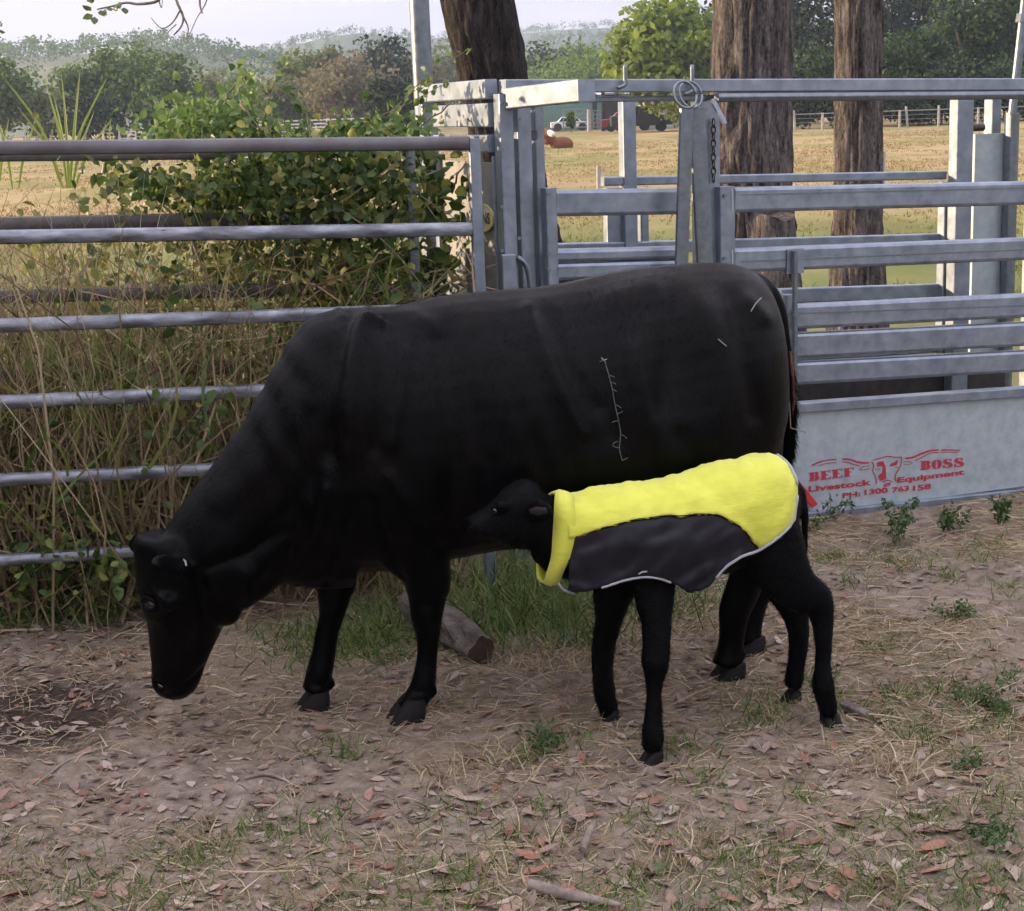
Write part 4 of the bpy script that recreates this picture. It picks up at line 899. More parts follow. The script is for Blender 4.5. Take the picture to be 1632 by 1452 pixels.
def barkmat(name, cols, k=1.0):
    m, t, out = mat(name); p = t.nodes.new('ShaderNodeBsdfPrincipled'); t.links.new(p.outputs[0], out.inputs[0]); p.inputs['Roughness'].default_value = .9; p.inputs['Specular IOR Level'].default_value = .2
    tc = t.nodes.new('ShaderNodeTexCoord'); v = tc.outputs['Object']
    n1_ = noise(t, 24, 7, .75, v, (1, 1, .17)); n2_ = noise(t, 80, 4, .75, v, (1, 1, .45))
    q = t.nodes.new('ShaderNodeMath'); q.operation = 'MULTIPLY_ADD'; t.links.new(n2_.outputs[0], q.inputs[0]); q.inputs[1].default_value = .45
    t.links.new(n1_.outputs[0], q.inputs[2]); r = ramp(t, [(.58, cols[0]), (.67, cols[1]), (.77, cols[2]), (.88, cols[3])], q.outputs[0]); t.links.new(r.outputs[0], p.inputs['Base Color'])
    b = t.nodes.new('ShaderNodeBump'); b.inputs['Strength'].default_value = .9; b.inputs['Distance'].default_value = .03; t.links.new(q.outputs[0], b.inputs['Height']); t.links.new(b.outputs[0], p.inputs['Normal']); return m
M['bark_dark'] = barkmat('dark_furrowed_bark', [(.007, .006, .0055), (.02, .017, .016), (.038, .034, .032), (.062, .056, .053)])
M['bark_brown'] = barkmat('brown_stringy_bark', [(.012, .0105, .0098), (.058, .050, .046), (.115, .102, .095), (.205, .187, .175)])
M['gum_leaf'] = leafmat('eucalypt_leaf', [(.03, .055, .02), (.055, .085, .03), (.09, .12, .045)], .3, .5, .3)

# ---------------------------------------------------------------- the three trunks behind the crush
def big_tree(label, D, px, m, seed, top=7.5, furrow=.05, vfreq=1.6, crown=True):
    pts = []
    for x, y, wpx in px:
        c = at(x, y, D); dep = D / _cp; pts.append([c[0], c[1], c[2], wpx / 2 / F_PX * (c - C0) @ np.array([0, _cp, -_sp])])
    pts = sorted(pts, key=lambda q: q[2]); a, b = pts[-2], pts[-1]
    sl = (np.array(b) - np.array(a)) / (b[2] - a[2])
    for zt in (b[2] + 1.5, b[2] + 3.2, top):
        q = np.array(b) + sl * (zt - b[2]); q[3] = max(b[3] * (1 - .09 * (zt - b[2])), .05); pts.append(list(q))
    lo = np.array(pts[0]); base = lo.copy(); base[2] = -.15; base[3] = lo[3] * 1.25; base[:2] = lo[:2] + (lo[:2] - np.array(pts[1])[:2]) * .5
    P = smooth_path([list(base)] + pts, 16); n = 88; th = np.linspace(0, 2 * math.pi, n, endpoint=False)
    zz = P[:, 2][:, None] * np.ones(n); ct, st = np.cos(th)[None], np.sin(th)[None]
    S = np.stack([ct * 5.2 + 0 * zz, st * 5.2 + 0 * zz, zz * vfreq], -1) + seed
    S2 = S + (fbm(S * .6 + 3, 3)[..., None] - .5) * 2.2
    rd_ = 1 - np.abs(2 * fbm(S2 * 1.0, 4) - 1) * 2.4; rd_ = np.clip(rd_, -1, 1)
    fine = fbm(S2 * np.array([3.2, 3.2, 2.5]), 3) - .5
    R = P[:, 3][:, None] * (1 + (rd_ - .4) * furrow * 1.3 + fine * furrow * 1.6 + (fbm(S * .25 + 9, 2) - .5) * .16)
    V = np.stack([P[:, 0][:, None] + R * ct, P[:, 1][:, None] + R * st, zz], -1).reshape(-1, 3); k = len(P)
    I = np.arange(k - 1)[:, None] * n + np.arange(n)[None]; J = np.arange(k - 1)[:, None] * n + (np.arange(n)[None] + 1) % n
    F = np.stack([I, J, J + n, I + n], -1).reshape(-1, 4)
    e = empty('gum_tree', (base[0], base[1], 0)); tag(e, label, 'tree', 'big trees behind the crush')
    obj('trunk', (V, F), m, e, smooth=True)
    tp = P[-1, :3]; mb = MB(); cl = []
    for k_ in range(7):
        an = k_ * 2.4 + seed; d = np.array([math.cos(an), math.sin(an), rng.uniform(.5, 1.3)]); s0 = P[-1 - 5 * (k_ % 4), :3]
        q = smooth_path([s0, s0 + d * 1.0 + Z * .2, s0 + d * 2.2 + Z * .9], 4); mb.tube(q, np.linspace(P[-1, 3] * .6, .03, len(q)), 8); cl += [q[-1], q[-4], q[-1] + rng.normal(0, .6, 3)]
    obj('limbs', mb, m, e, smooth=True)
    cl = np.array(cl); idx = rng.integers(0, len(cl), 2600); pos = cl[idx] + rng.normal(0, .55, (2600, 3))
    stuffobj('crown', leafset(pos, rng.uniform(.1, .2, 2600), .3, .2), M['gum_leaf'], e)
    return e
big_tree('thick dark furrowed trunk leaning behind the left end of the crush', 10.0, [(760, 0, 113), (786, 125, 106), (818, 297, 108), (838, 390, 114), (890, 620, 150)], M['bark_dark'], 1.0, 6.5, .10)
big_tree('broad brown gum trunk rising behind the middle of the crush', 9.2, [(1201, 0, 116), (1197, 210, 118), (1198, 330, 124), (1205, 450, 136), (1210, 660, 170)], M['bark_brown'], 5.0, 7.5, .11)
big_tree('slimmer brown gum trunk, the right-hand one of the three behind the crush', 11.2, [(1368, 0, 72), (1367, 280, 73), (1366, 400, 80), (1366, 560, 100)], M['bark_brown'], 9.0, 8, .11)
c = at(1232, 345, 8.7); sb = np.array([c[0], c[1], -.1])
mb = MB(); th = np.linspace(0, 2 * math.pi, 40, endpoint=False); zs = [-.1, .3, .7, c[2] - .01, c[2]]
C_ = [(sb[0], sb[1], z) for z in zs]; V = []
for z in zs:
    for a in th: r_ = .105 * (1 + .12 * math.sin(3 * a + 1) + .05 * math.sin(11 * a)) * (1.1 - .1 * z) * (.96 if z == c[2] else 1); V.append((sb[0] + r_ * math.cos(a), sb[1] + r_ * math.sin(a), z + (.02 * math.sin(a * 2) if z > 1 else 0)))
F = [(i * 40 + j, i * 40 + (j + 1) % 40, (i + 1) * 40 + (j + 1) % 40, (i + 1) * 40 + j) for i in range(4) for j in range(40)] + [tuple(range(160, 200))]
o = obj('timber_stump', MB().add(V, F), M['bark_brown'], auto=50); tag(o, 'grey sawn-off timber stump standing against the broad trunk', 'stump')

# ---------------------------------------------------------------- tangle on the left panels
def along(s, off, z): return rbase + rd * s + rn * off + Z * z     # s: metres from the rear panel's post; off: towards the viewer
parts = []
N = 6500; s = -rng.uniform(-.1, 4.3, N); off = rng.normal(0, .20, N); b = rbase + rd * s[:, None] + rn * off[:, None]; b[:, 2] = 0
hmax = np.interp(-s, [0, .6, 1.2, 4.5], [.85, 1.15, 1.32, 1.32]); parts.append(grass(b, hmax * rng.uniform(.35, 1.25, N), rng.uniform(.0025, .0065, N), .33, 4))
N = 3600; s = -rng.uniform(-.1, 4.3, N); b = rbase + rd * s[:, None] + rn * rng.normal(.05, .24, N)[:, None]; b[:, 2] = rng.uniform(.02, 1.25, N)
d = nrm(rng.normal(0, 1, (N, 3)) * np.array([1, .4, .75])); parts.append(ribbons(b, b + d * rng.uniform(.12, .5, N)[:, None], rng.normal(0, .04, (N, 3)), rng.uniform(.002, .005, N), 3))
stuffobj('dry_grass', join(parts), M['straw_dark'], None, 'tangle of tall dry grass growing through the panels on the left', 'dry grass')
N = 1300; s = -rng.uniform(.1, 4.2, N); b = rbase + rd * s[:, None] + rn * rng.normal(.12, .2, N)[:, None]; b[:, 2] = rng.uniform(0, .5, N)
d = nrm(rng.normal(0, 1, (N, 3)) * np.array([.8, .3, .5]) + np.array([0, 0, .35])); stuffobj('pale_straw', ribbons(b, b + d * rng.uniform(.2, .65, N)[:, None], rng.normal(0, .05, (N, 3)), rng.uniform(.002, .005, N), 4), M['straw'], None, 'pale broken straw stems hanging in the left panels', 'straw')
N = 3800; s = -rng.uniform(.1, 4.3, N); b = rbase + rd * s[:, None] + rn * rng.normal(.1, .25, N)[:, None]; b[:, 2] = rng.uniform(0, .95, N)
M['tall_green'] = leafmat('tall_green_blade', [(.06, .10, .022), (.11, .16, .035), (.19, .23, .06), (.30, .29, .10)], .45, .5, .3)
stuffobj('green_grass', grass(b, rng.uniform(.15, .55, N), rng.uniform(.003, .008, N), .6, 4), M['tall_green'], None, 'green blades mixed into the dry grass at the left panels', 'grass')
def pxcloud(ells, dmin, dmax):
    P = []
    for (x, y, rx, ry, n) in ells:
        n = int(n * 1.05); a = rng.normal(0, .5, (n, 2)); a *= rng.choice([.8, 1.25], (n, 1)); D = rng.uniform(dmin, dmax, n)
        for (u, v), dd in zip(a, D): P.append(at(x + u * rx, y + v * ry, dd))
    return np.array(P)
def vine(name, label, ells, dr, m, size, stems, m2=None):
    P = pxcloud(ells, *dr); e = empty(name, (P[:, 0].mean(), P[:, 1].mean(), 0)); tag(e, label, 'vine', 'creepers on the yards')
    stuffobj('leaves', leafset(P, rng.uniform(.45, 1.6, len(P)) * size, .72, .3), m, e)
    mb = MB(); lp = []
    for k in range(int(len(P) / 110)):                        # trailing shoots with leaves along them
        a = P[rng.integers(0, len(P))]; d = nrm(np.array([rng.normal(0, .8), rng.normal(0, .3), rng.choice([-1.0, -.6, .7])])); ln_ = rng.uniform(.2, .6)
        q = smooth_path([a, a + d * ln_ * .5 + rng.normal(0, .03, 3), a + d * ln_ + np.array([0, 0, -.12 * ln_])], 5); mb.tube(q, np.linspace(.003, .0012, len(q)), 5); lp.append(np.repeat(q, 2, 0) + rng.normal(0, .012, (2 * len(q), 3)))
    if lp: lp = np.concatenate(lp); stuffobj('leaves', leafset(lp, rng.uniform(.4, 1.3, len(lp)) * size, .7, .3), m, e)
    for st in stems:
        q = smooth_path([at(x, y, dr[0] + (dr[1] - dr[0]) * k) for x, y, k in st], 6); q = q + rng.normal(0, .006, q.shape); mb.tube(q, np.linspace(.006, .003, len(q)), 6)
    if mb.n: obj('stem', mb, M['stem'], e, smooth=True)['kind'] = 'stuff'
    return e
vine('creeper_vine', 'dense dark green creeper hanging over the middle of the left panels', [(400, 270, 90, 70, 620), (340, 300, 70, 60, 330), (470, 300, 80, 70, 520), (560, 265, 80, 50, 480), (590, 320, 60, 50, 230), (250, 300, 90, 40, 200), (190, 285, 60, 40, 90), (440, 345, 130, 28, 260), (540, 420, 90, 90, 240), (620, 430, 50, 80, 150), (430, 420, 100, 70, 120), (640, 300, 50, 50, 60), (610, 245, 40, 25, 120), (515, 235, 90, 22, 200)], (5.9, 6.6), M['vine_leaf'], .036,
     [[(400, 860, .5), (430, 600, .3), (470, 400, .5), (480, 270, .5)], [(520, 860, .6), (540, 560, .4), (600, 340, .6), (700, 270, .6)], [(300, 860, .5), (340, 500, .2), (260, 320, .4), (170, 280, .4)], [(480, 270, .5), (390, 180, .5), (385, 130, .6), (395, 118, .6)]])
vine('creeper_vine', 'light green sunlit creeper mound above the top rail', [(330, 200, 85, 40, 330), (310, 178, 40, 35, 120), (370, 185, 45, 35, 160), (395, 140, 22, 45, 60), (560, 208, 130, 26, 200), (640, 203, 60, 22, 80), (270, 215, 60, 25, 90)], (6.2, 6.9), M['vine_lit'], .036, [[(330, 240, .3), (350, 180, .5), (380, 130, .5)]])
M['vine_sun'] = leafmat('sun_tinted_vine_leaf', [(.06, .09, .02), (.12, .15, .03), (.20, .22, .05), (.30, .28, .08)], .45, .5, .3)  # creeper leaf again, the sun's glow coloured in as yellow-green
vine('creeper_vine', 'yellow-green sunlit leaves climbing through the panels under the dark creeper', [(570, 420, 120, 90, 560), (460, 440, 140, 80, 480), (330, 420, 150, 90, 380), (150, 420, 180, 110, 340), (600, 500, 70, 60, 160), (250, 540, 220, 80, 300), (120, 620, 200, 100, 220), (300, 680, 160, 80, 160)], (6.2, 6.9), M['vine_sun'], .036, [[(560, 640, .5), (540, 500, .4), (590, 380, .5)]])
vine('creeper_vine', 'sparse creeper climbing between the old post and the crush corner', [(690, 260, 40, 50, 60), (690, 310, 55, 45, 90), (680, 345, 50, 30, 70), (690, 420, 45, 60, 110), (670, 470, 60, 60, 110)], (6.35, 6.7), M['vine_leaf'], .05, [[(690, 640, .4), (680, 420, .5), (690, 300, .5), (660, 220, .4), (720, 165, .4)], [(690, 300, .5), (720, 300, .4), (735, 262, .3)]])
vine('creeper_vine', 'low leafy creeper along the ground under the left panels', [(130, 890, 160, 50, 260), (50, 910, 120, 60, 300), (190, 900, 60, 40, 120), (110, 800, 60, 50, 60), (30, 800, 70, 50, 60), (300, 650, 120, 120, 60), (170, 480, 200, 160, 70), (250, 640, 90, 60, 40)], (5.35, 6.1), M['vine_leaf'], .036, [])
# cane clump at the left end
e = empty('cane_grass', (*at(110, 300, 6.35)[:2], 0)); tag(e, 'tall yellow-green cane grass standing above the top rail at the left', 'grass clump')
for k, (x0, y0, x1, y1, bx) in enumerate([(108, 300, 70, 122, -12), (112, 300, 128, 110, 8), (105, 300, 170, 125, 14), (110, 300, 98, 118, -4), (100, 300, 28, 170, -18), (115, 300, 150, 178, 10), (95, 290, 3, 120, -10), (100, 300, 60, 210, -10), (120, 300, 178, 190, 10), (105, 290, 85, 150, 3), (20, 300, -20, 150, -5), (30, 300, 55, 195, 5), (170, 300, 176, 190, 4), (0, 290, 14, 190, 3)]):
    D = 6.3 + .02 * k; P = smooth_path([at(x0, y0, D), at((x0 + x1) / 2 + bx * .2 - (x1 - x0) * .2, (y0 + y1) / 2, D), at(x1, y1, D + .05)], 5)
    T = nrm(np.gradient(P, axis=0)); sd = nrm(np.cross(T, np.array([.35, 1, .2]))); wv = np.interp(np.linspace(0, 1, len(P)), [0, .4, 1], [.004, .0075, .001])[:, None]
    V = np.concatenate([P - sd * wv, P + np.array([0, .003, 0]), P + sd * wv]); n_ = len(P)
    obj('blade', MB().add(V, [(i, i + 1, n_ + i + 1, n_ + i) for i in range(n_ - 1)] + [(n_ + i, n_ + i + 1, 2 * n_ + i + 1, 2 * n_ + i) for i in range(n_ - 1)]), M['lime_blade'], e, smooth=True)

# ---------------------------------------------------------------- grass and litter on the yard floor
def gpts(px, spread, n):
    out = []
    for x, y in px:
        c = gnd(x, y); q = c + rng.normal(0, spread, (n, 3)); q[:, 2] = gz(q[:, 0], q[:, 1]); out.append(q)
    return np.concatenate(out)
# lush patches behind the animals
lush = []
for (x0, x1, y0, y1, n, h) in ((430, 640, 985, 1060, 900, .07), (720, 960, 905, 1030, 1700, .17), (560, 660, 950, 1040, 450, .1), (-40, 230, 905, 985, 1500, .2), (960, 1150, 930, 1000, 400, .12), (880, 1000, 1000, 1040, 150, .07), (-60, 120, 960, 1010, 400, .1)):
    q = np.array([gnd(rng.normal((x0 + x1) / 2, (x1 - x0) / 3.2), min(rng.normal((y0 + y1) / 2, (y1 - y0) / 3.4), y1 + 12)) for _ in range(n)]); q[:, 2] = gz(q[:, 0], q[:, 1]); lush.append(grass(q, h * rng.uniform(.4, 1.4, n), rng.uniform(.0013, .003, n), .85, 4))
stuffobj('lush_grass', join(lush), M['green_blade'], None, 'lush green grass along the fence foot and behind the cow', 'grass')
tu = [(420, 1330), (535, 1310), (130, 1432), (275, 1440), (330, 1376), (200, 1445), (880, 1195), (850, 1215), (905, 1185), (1240, 1130), (1225, 1150), (1560, 1115), (1600, 1140), (1575, 1165), (1590, 1390), (1560, 1420), (1000, 1432), (960, 1445), (720, 1300), (700, 1390), (740, 1425), (760, 1375), (640, 1430), (1620, 1080), (1500, 1100), (1470, 1175), (1070, 1190), (1095, 1192), (1290, 1260), (1540, 1215), (1345, 1120), (1440, 1110), (1400, 1030), (1320, 890), (1360, 930), (1430, 900), (1500, 920), (1560, 890), (1600, 940), (1580, 870), (1300, 1090), (1190, 1150), (540, 1195), (560, 1210), (1130, 1240), (820, 1330), (860, 1290), (1010, 1310), (1490, 1300), (1610, 1290)]
stuffobj('grass_tufts', grass(gpts(tu, .045, 46), rng.uniform(.02, .075, 46 * len(tu)), rng.uniform(.001, .0026, 46 * len(tu)), .8, 3), M['green_blade'], None, 'short green grass tufts scattered over the bare earth', 'grass')
td = [(310, 1360), (300, 1340), (460, 1270), (700, 1255), (730, 1235), (660, 1120), (690, 1130), (1430, 1200), (1440, 1235), (1400, 1215), (640, 1350), (780, 1240), (820, 1225), (810, 1400), (920, 1330), (1050, 1380), (1090, 1360), (1430, 1420), (1410, 1440), (20, 1420), (60, 1400), (1200, 1130), (920, 1060), (880, 1045), (860, 1060), (960, 1040), (1080, 990), (1100, 1010), (820, 1050), (150, 1050), (1330, 1210), (1150, 1350), (1240, 1400)]
stuffobj('dry_tufts', grass(gpts(td, .05, 34), rng.uniform(.025, .085, 34 * len(td)), rng.uniform(.0012, .003, 34 * len(td)), .9, 3), M['straw'], None, 'pale dry grass tufts scattered over the bare earth', 'dry grass')
# thin spread of short grass towards the bottom and the right
sp = []
for k in range(130):
    x, y = rng.uniform(-40, 1660), 1452 - 130 * rng.random() ** 1.3
    if k % 2: x, y = rng.uniform(1180, 1660), rng.uniform(840, 1440)
    c = gnd(x, y); n = int(rng.uniform(25, 80)); q = c + rng.normal(0, rng.uniform(.04, .12), (n, 3)) * np.array([1.3, 1, 0]); q[:, 2] = gz(q[:, 0], q[:, 1]); sp.append(grass(q, rng.uniform(.012, .055, n), rng.uniform(.0009, .002, n), 1.1, 3))
stuffobj('short_grass_spread', join(sp), M['green_blade'], None, 'thin short grass spreading over the earth at the bottom and right', 'grass')
# straw lying flat
def flat(n, x0, x1, y0, y1, l0, l1, w0, w1):
    x = rng.uniform(x0, x1, n); y = rng.uniform(y0, y1, n); a = rng.uniform(0, 2 * math.pi, n); l = rng.uniform(l0, l1, n)
    k = fbm(np.stack([x * 1.7, y * 1.7, 0 * x], -1) + 31, 3); keep = k > rng.uniform(.30, .62, n); x, y, a, l = x[keep], y[keep], a[keep], l[keep]
    b = np.stack([x, y, gz(x, y) + .004], -1); t_ = b + np.stack([np.cos(a) * l, np.sin(a) * l, 0 * l], -1); t_[:, 2] = gz(t_[:, 0], t_[:, 1]) + rng.uniform(.002, .02, len(l))
    V, F = ribbons(b, t_, rng.normal(0, .08, b.shape) * l[:, None] * np.array([1, 1, .3]) + np.array([0, 0, .004]), rng.uniform(w0, w1, len(l)), 3); return V, F
stuffobj('straw_litter', join([flat(26000, -2.2, 2.6, 3.1, 6.2, .015, .10, .0008, .002), flat(13000, .9, 3.2, 4.2, 7.2, .04, .2, .001, .0026), flat(500, -2, 2.4, 3.2, 6, .12, .35, .0012, .0025)]), M['straw'], None, 'loose straw and dry stalks strewn over the earth', 'straw')
# fallen leaves
def leaf_tpl(seed):
    r = np.random.default_rng(seed); k = 5; t_ = np.linspace(0, 1, k); wv = np.array([.03, .15, .19, .12, .01]) * r.uniform(.8, 1.5); cu = r.uniform(-.18, .18); lift = r.uniform(.04, .2)
    mid_ = np.stack([t_ - .5, cu * 4 * t_ * (1 - t_), lift * (t_ - .5) ** 2 * 2 + .02], -1); up_ = r.uniform(.1, .6)
    Lf = mid_ + np.stack([0 * t_, wv, wv * up_], -1); Rt = mid_ + np.stack([0 * t_, -wv, wv * up_], -1); V = np.concatenate([Lf, mid_, Rt])
    F = [[i, i + 1, k + i + 1, k + i] for i in range(k - 1)] + [[k + i, k + i + 1, 2 * k + i + 1, 2 * k + i] for i in range(k - 1)]; return V, np.array(F)
TPL = [leaf_tpl(q) for q in range(8)]
LC = [(.27, .205, .16), (.20, .145, .115), (.15, .09, .07), (.24, .115, .08), (.36, .29, .235), (.19, .155, .13), (.10, .072, .058), (.31, .24, .195), (.16, .125, .105), (.40, .34, .29), (.08, .055, .045)]
M['litter_leaf'] = leafmat('dead_leaf', LC, .12, .75, .2)
def objrandmat(name, cols):
    m, t, out = mat(name); oi = t.nodes.new('ShaderNodeObjectInfo'); p = t.nodes.new('ShaderNodeBsdfPrincipled'); p.inputs['Roughness'].default_value = .75; p.inputs['Specular IOR Level'].default_value = .2
    r = ramp(t, [(i / (len(cols) - 1), c) for i, c in enumerate(cols)], oi.outputs['Random']); n = noise(t, 60, 3); mm = t.nodes.new('ShaderNodeMix'); mm.data_type = 'RGBA'; mm.blend_type = 'MULTIPLY'; mm.inputs['Factor'].default_value = .5
    t.links.new(r.outputs[0], mm.inputs['A']); t.links.new(n.outputs[0], mm.inputs['B']); t.links.new(mm.outputs['Result'], p.inputs['Base Color']); t.links.new(p.outputs[0], out.inputs[0]); return m
M['leaf_single'] = objrandmat('fallen_leaf_colour', [tuple(min(1, q * 1.35) for q in c) for c in [(.24, .15, .11), (.34, .27, .21), (.18, .10, .075), (.26, .125, .085), (.22, .16, .125), (.17, .12, .095), (.38, .31, .25), (.14, .085, .065), (.31, .22, .16)]])
def scatter_leaf(n, x0, x1, y0, y1, s0, s1):
    Vs = []; Fs = []; k = 0; x = rng.uniform(x0, x1, n); y = rng.uniform(y0, y1, n); d = fbm(np.stack([x * 1.3, y * 1.3, 0 * x], -1) + 77, 3); keep = d > rng.uniform(.42, .56, n); x, y = x[keep], y[keep]
    for i in range(len(x)):
        V, F = TPL[i % 8]; s = rng.uniform(s0, s1); a = rng.uniform(0, 6.28); tl = rng.normal(0, .18, 2); c_, s_ = math.cos(a), math.sin(a)
        q = V * np.array([s, s * rng.uniform(.8, 1.6), s]); q = np.stack([q[:, 0] * c_ - q[:, 1] * s_, q[:, 0] * s_ + q[:, 1] * c_, q[:, 2] + q[:, 0] * tl[0] + q[:, 1] * tl[1]], -1)
        q[:, 2] -= q[:, 2].min(); Vs.append(q + np.array([x[i], y[i], gz(x[i], y[i]) + .003])); Fs.append(F + k); k += len(V)
    return np.concatenate(Vs), np.concatenate(Fs)
stuffobj('leaf_litter', join([scatter_leaf(9000, -2.2, 2.5, 3.1, 6.0, .010, .045)]), M['litter_leaf'], None, 'small dead leaves littering the bare earth', 'leaf litter')
LM = []
for V, F in TPL:
    me = npmesh('fallen_leaf', V, F); me.materials.append(M['leaf_single']); me.polygons.foreach_set('use_smooth', np.ones(len(me.polygons), bool)); LM.append(me)
for k in range(290):
    x, y = rng.uniform(0, 1632), 1452 - 480 * rng.random() ** 1.6
    if k % 3 == 0: x = rng.uniform(700, 1632)
    c = gnd(x, y); o = bpy.data.objects.new('fallen_leaf', LM[k % 8]); col.objects.link(o); o.parent = ground
    s = rng.uniform(.035, .07) * (1.3 if x > 700 and y > 1250 else 1.0); o.location = (c[0], c[1], float(gz(c[0], c[1])) + .004); o.rotation_euler = (rng.normal(0, .18), rng.normal(0, .18), rng.uniform(0, 6.28)); o.scale = (s, s * rng.uniform(.7, 1.2), s)
# log, sticks, bark
def logobj(name, label, cat, P, R, m, me_=None, n=26, rough=.12):
    P = smooth_path(P, 8); R = np.interp(np.linspace(0, 1, len(P)), np.linspace(0, 1, len(R)), R); T = nrm(np.gradient(P, axis=0)); V = []
    for i in range(len(P)):
        a = nrm(np.cross(T[i], Z)); b = np.cross(a, T[i]); th = np.linspace(0, 2 * math.pi, n, endpoint=False); d = a * np.cos(th)[:, None] + b * np.sin(th)[:, None]
        r_ = R[i] * (1 + rough * 2 * (fbm(np.concatenate([d * 1.6, ], 1) + np.array([i * .22, 3, 8]), 3) - .5)); V.append(P[i] + d * r_[:, None])
    k = len(P); V = np.concatenate(V); F = [(i * n + j, i * n + (j + 1) % n, (i + 1) * n + (j + 1) % n, (i + 1) * n + j) for i in range(k - 1) for j in range(n)]
    V = np.vstack([V, P[0], P[-1]]); F += [(k * n, (j + 1) % n, j) for j in range(n)] + [(k * n + 1, (k - 1) * n + j, (k - 1) * n + (j + 1) % n) for j in range(n)]
    o = obj(name, MB().add(V, F), m, None, auto=50); tag(o, label, cat)
    if me_ is not None:
        o.data.materials.append(me_)
        for q in o.data.polygons:
            if len(q.vertices) == 3: q.material_index = 1
    return o
a, b = gnd(655, 985), gnd(768, 1052); a[2] = .06; b[2] = .035
logobj('log', 'short weathered log lying in the grass behind the cow front leg', 'log', [a, (a + b) / 2 + Z * .01, b], [.05, .058, .055, .042], M['log'], M['log_end'], 30, .42)
a, b, c = gnd(845, 1418), gnd(900, 1432), gnd(990, 1448)
logobj('stick', 'thick grey-brown stick at the bottom edge of the picture', 'stick', [a + Z * .012, b + Z * .012, c + Z * .008], [.014, .014, .012, .005], M['twig'])
a, b = gnd(928, 1362), gnd(945, 1322); logobj('stick', 'short curved brown stick near the bottom edge below the calf', 'stick', [a + Z * .012, (a + b) / 2 + Z * .018, b + Z * .012], [.009, .009, .007], M['twig'])
for lb, pts, r_ in (('long pale twig lying across the earth left of the cow hooves', [(55, 1250), (110, 1215), (175, 1190)], .003), ('thin dark twig lying in the middle foreground', [(470, 1215), (520, 1196), (590, 1190)], .0025), ('dark stick lying on bare earth in the middle foreground', [(390, 1248), (425, 1241), (460, 1246)], .006), ('bent straw-coloured twig at the bottom below the calf', [(1120, 1348), (1190, 1343), (1255, 1330)], .003), ('forked pale twig on the right below the calf rump', [(1310, 1245), (1345, 1210), (1372, 1190)], .004)):
    P = [gnd(x, y) for x, y in pts]; P = [p_ + Z * (float(gz(p_[0], p_[1])) + r_ * .9) for p_ in P]; logobj('twig', lb, 'twig', P, [r_, r_, r_ * .5], M['twig'] if 'dark' in lb else M['straw_bit'], None, 8, .1)
a = gnd(1362, 1135); o = obj('bark_slab', MB().box(a + Z * .012, (nrm(gnd(1390, 1142) - gnd(1340, 1120)), nrm(np.cross(Z, gnd(1390, 1142) - gnd(1340, 1120))), Z), (.05, .018, .006)), M['log'], None, bevel=.004); tag(o, 'flat brown slab of bark on the ground behind the calf hind hoof', 'bark')
# individual weeds
def weed(label, x, y, h, n, m=M['weed_leaf'], size=.022, spread=.45):
    b = gnd(x, y); b[2] = float(gz(b[0], b[1])); e = empty('weed', b); tag(e, label, 'weed', 'weeds beside the crush'); mb = MB(); L_ = []
    for k in range(5):
        d = nrm(np.array([rng.normal(0, spread), rng.normal(0, spread), 1.0])); q = smooth_path([b, b + d * h * .5 + rng.normal(0, .01, 3), b + d * h * rng.uniform(.7, 1.05) + np.array([d[0], d[1], 0]) * h * .2], 4); mb.tube(q, np.linspace(.0022, .001, len(q)), 5); L_.append(q)
    obj('stem', mb, M['stem'], e); Q = np.concatenate(L_); Q = Q[Q[:, 2] > b[2] + h * .18]; pos = Q[rng.integers(0, len(Q), n)] + rng.normal(0, .012, (n, 3))
    stuffobj('leaves', leafset(pos, rng.uniform(.6, 1.3, n) * size, .5, .3), m, e)
weed('tall branching weed in front of the red longhorn emblem', 1425, 868, .24, 260)
weed('small weed left of the red phone number', 1330, 838, .14, 60)
weed('bushy weed at the foot of the sheet right of the emblem', 1515, 850, .11, 130, size=.026)
weed('low dark weed by the sheet at the right edge of the picture', 1600, 838, .11, 150, size=.026)
weed('little weed at the left end of the stencilled sheet', 1302, 850, .07, 50)
weed('leafy green weed at the right edge level with the calf hooves', 1580, 1125, .10, 170, size=.02, spread=1.1)
weed('low green weed in the bare earth right of the calf', 1520, 985, .08, 120, size=.018, spread=1.2)
weed('leafy weed in the right foreground corner', 1590, 1345, .07, 150, size=.018, spread=1.2)
weed('small upright weed left of the calf near front hoof', 862, 1205, .09, 90, size=.02)
weed('small leafy weed on the right below the calf rump', 1555, 1235, .06, 90, size=.017, spread=1.2)
# ---------------------------------------------------------------- far ground: trees, hills, sheds
M['far_green'] = leafmat('far_tree_leaf', [(.045, .085, .022), (.075, .125, .03), (.12, .17, .045)], .5, .6, .15)
M['far_olive'] = leafmat('olive_tree_leaf', [(.075, .10, .034), (.115, .145, .05), (.17, .185, .07)], .5, .6, .15)
M['far_tan'] = leafmat('tan_tree_leaf', [(.15, .13, .07), (.20, .175, .095), (.13, .13, .06)], .45, .6, .15)
M['far_dark'] = leafmat('dark_tree_leaf', [(.010, .020, .007), (.02, .034, .011), (.04, .056, .018)], .12, .6, .15)
M['far_bright'] = leafmat('bright_tree_leaf', [(.09, .14, .018), (.15, .215, .03), (.23, .29, .045)], .45, .55, .2)
M['wood_green'] = leafmat('wood_leaf', [(.016, .036, .010), (.032, .06, .016), (.06, .092, .026)], .25, .6, .15)
M['far_bush'] = leafmat('bush_leaf', [(.10, .16, .04), (.16, .23, .065)], .45, .6, .15)
M['far_trunk'] = pbr('far_trunk_bark', [(.09, .075, .06), (.2, .17, .14)], 3, .9)
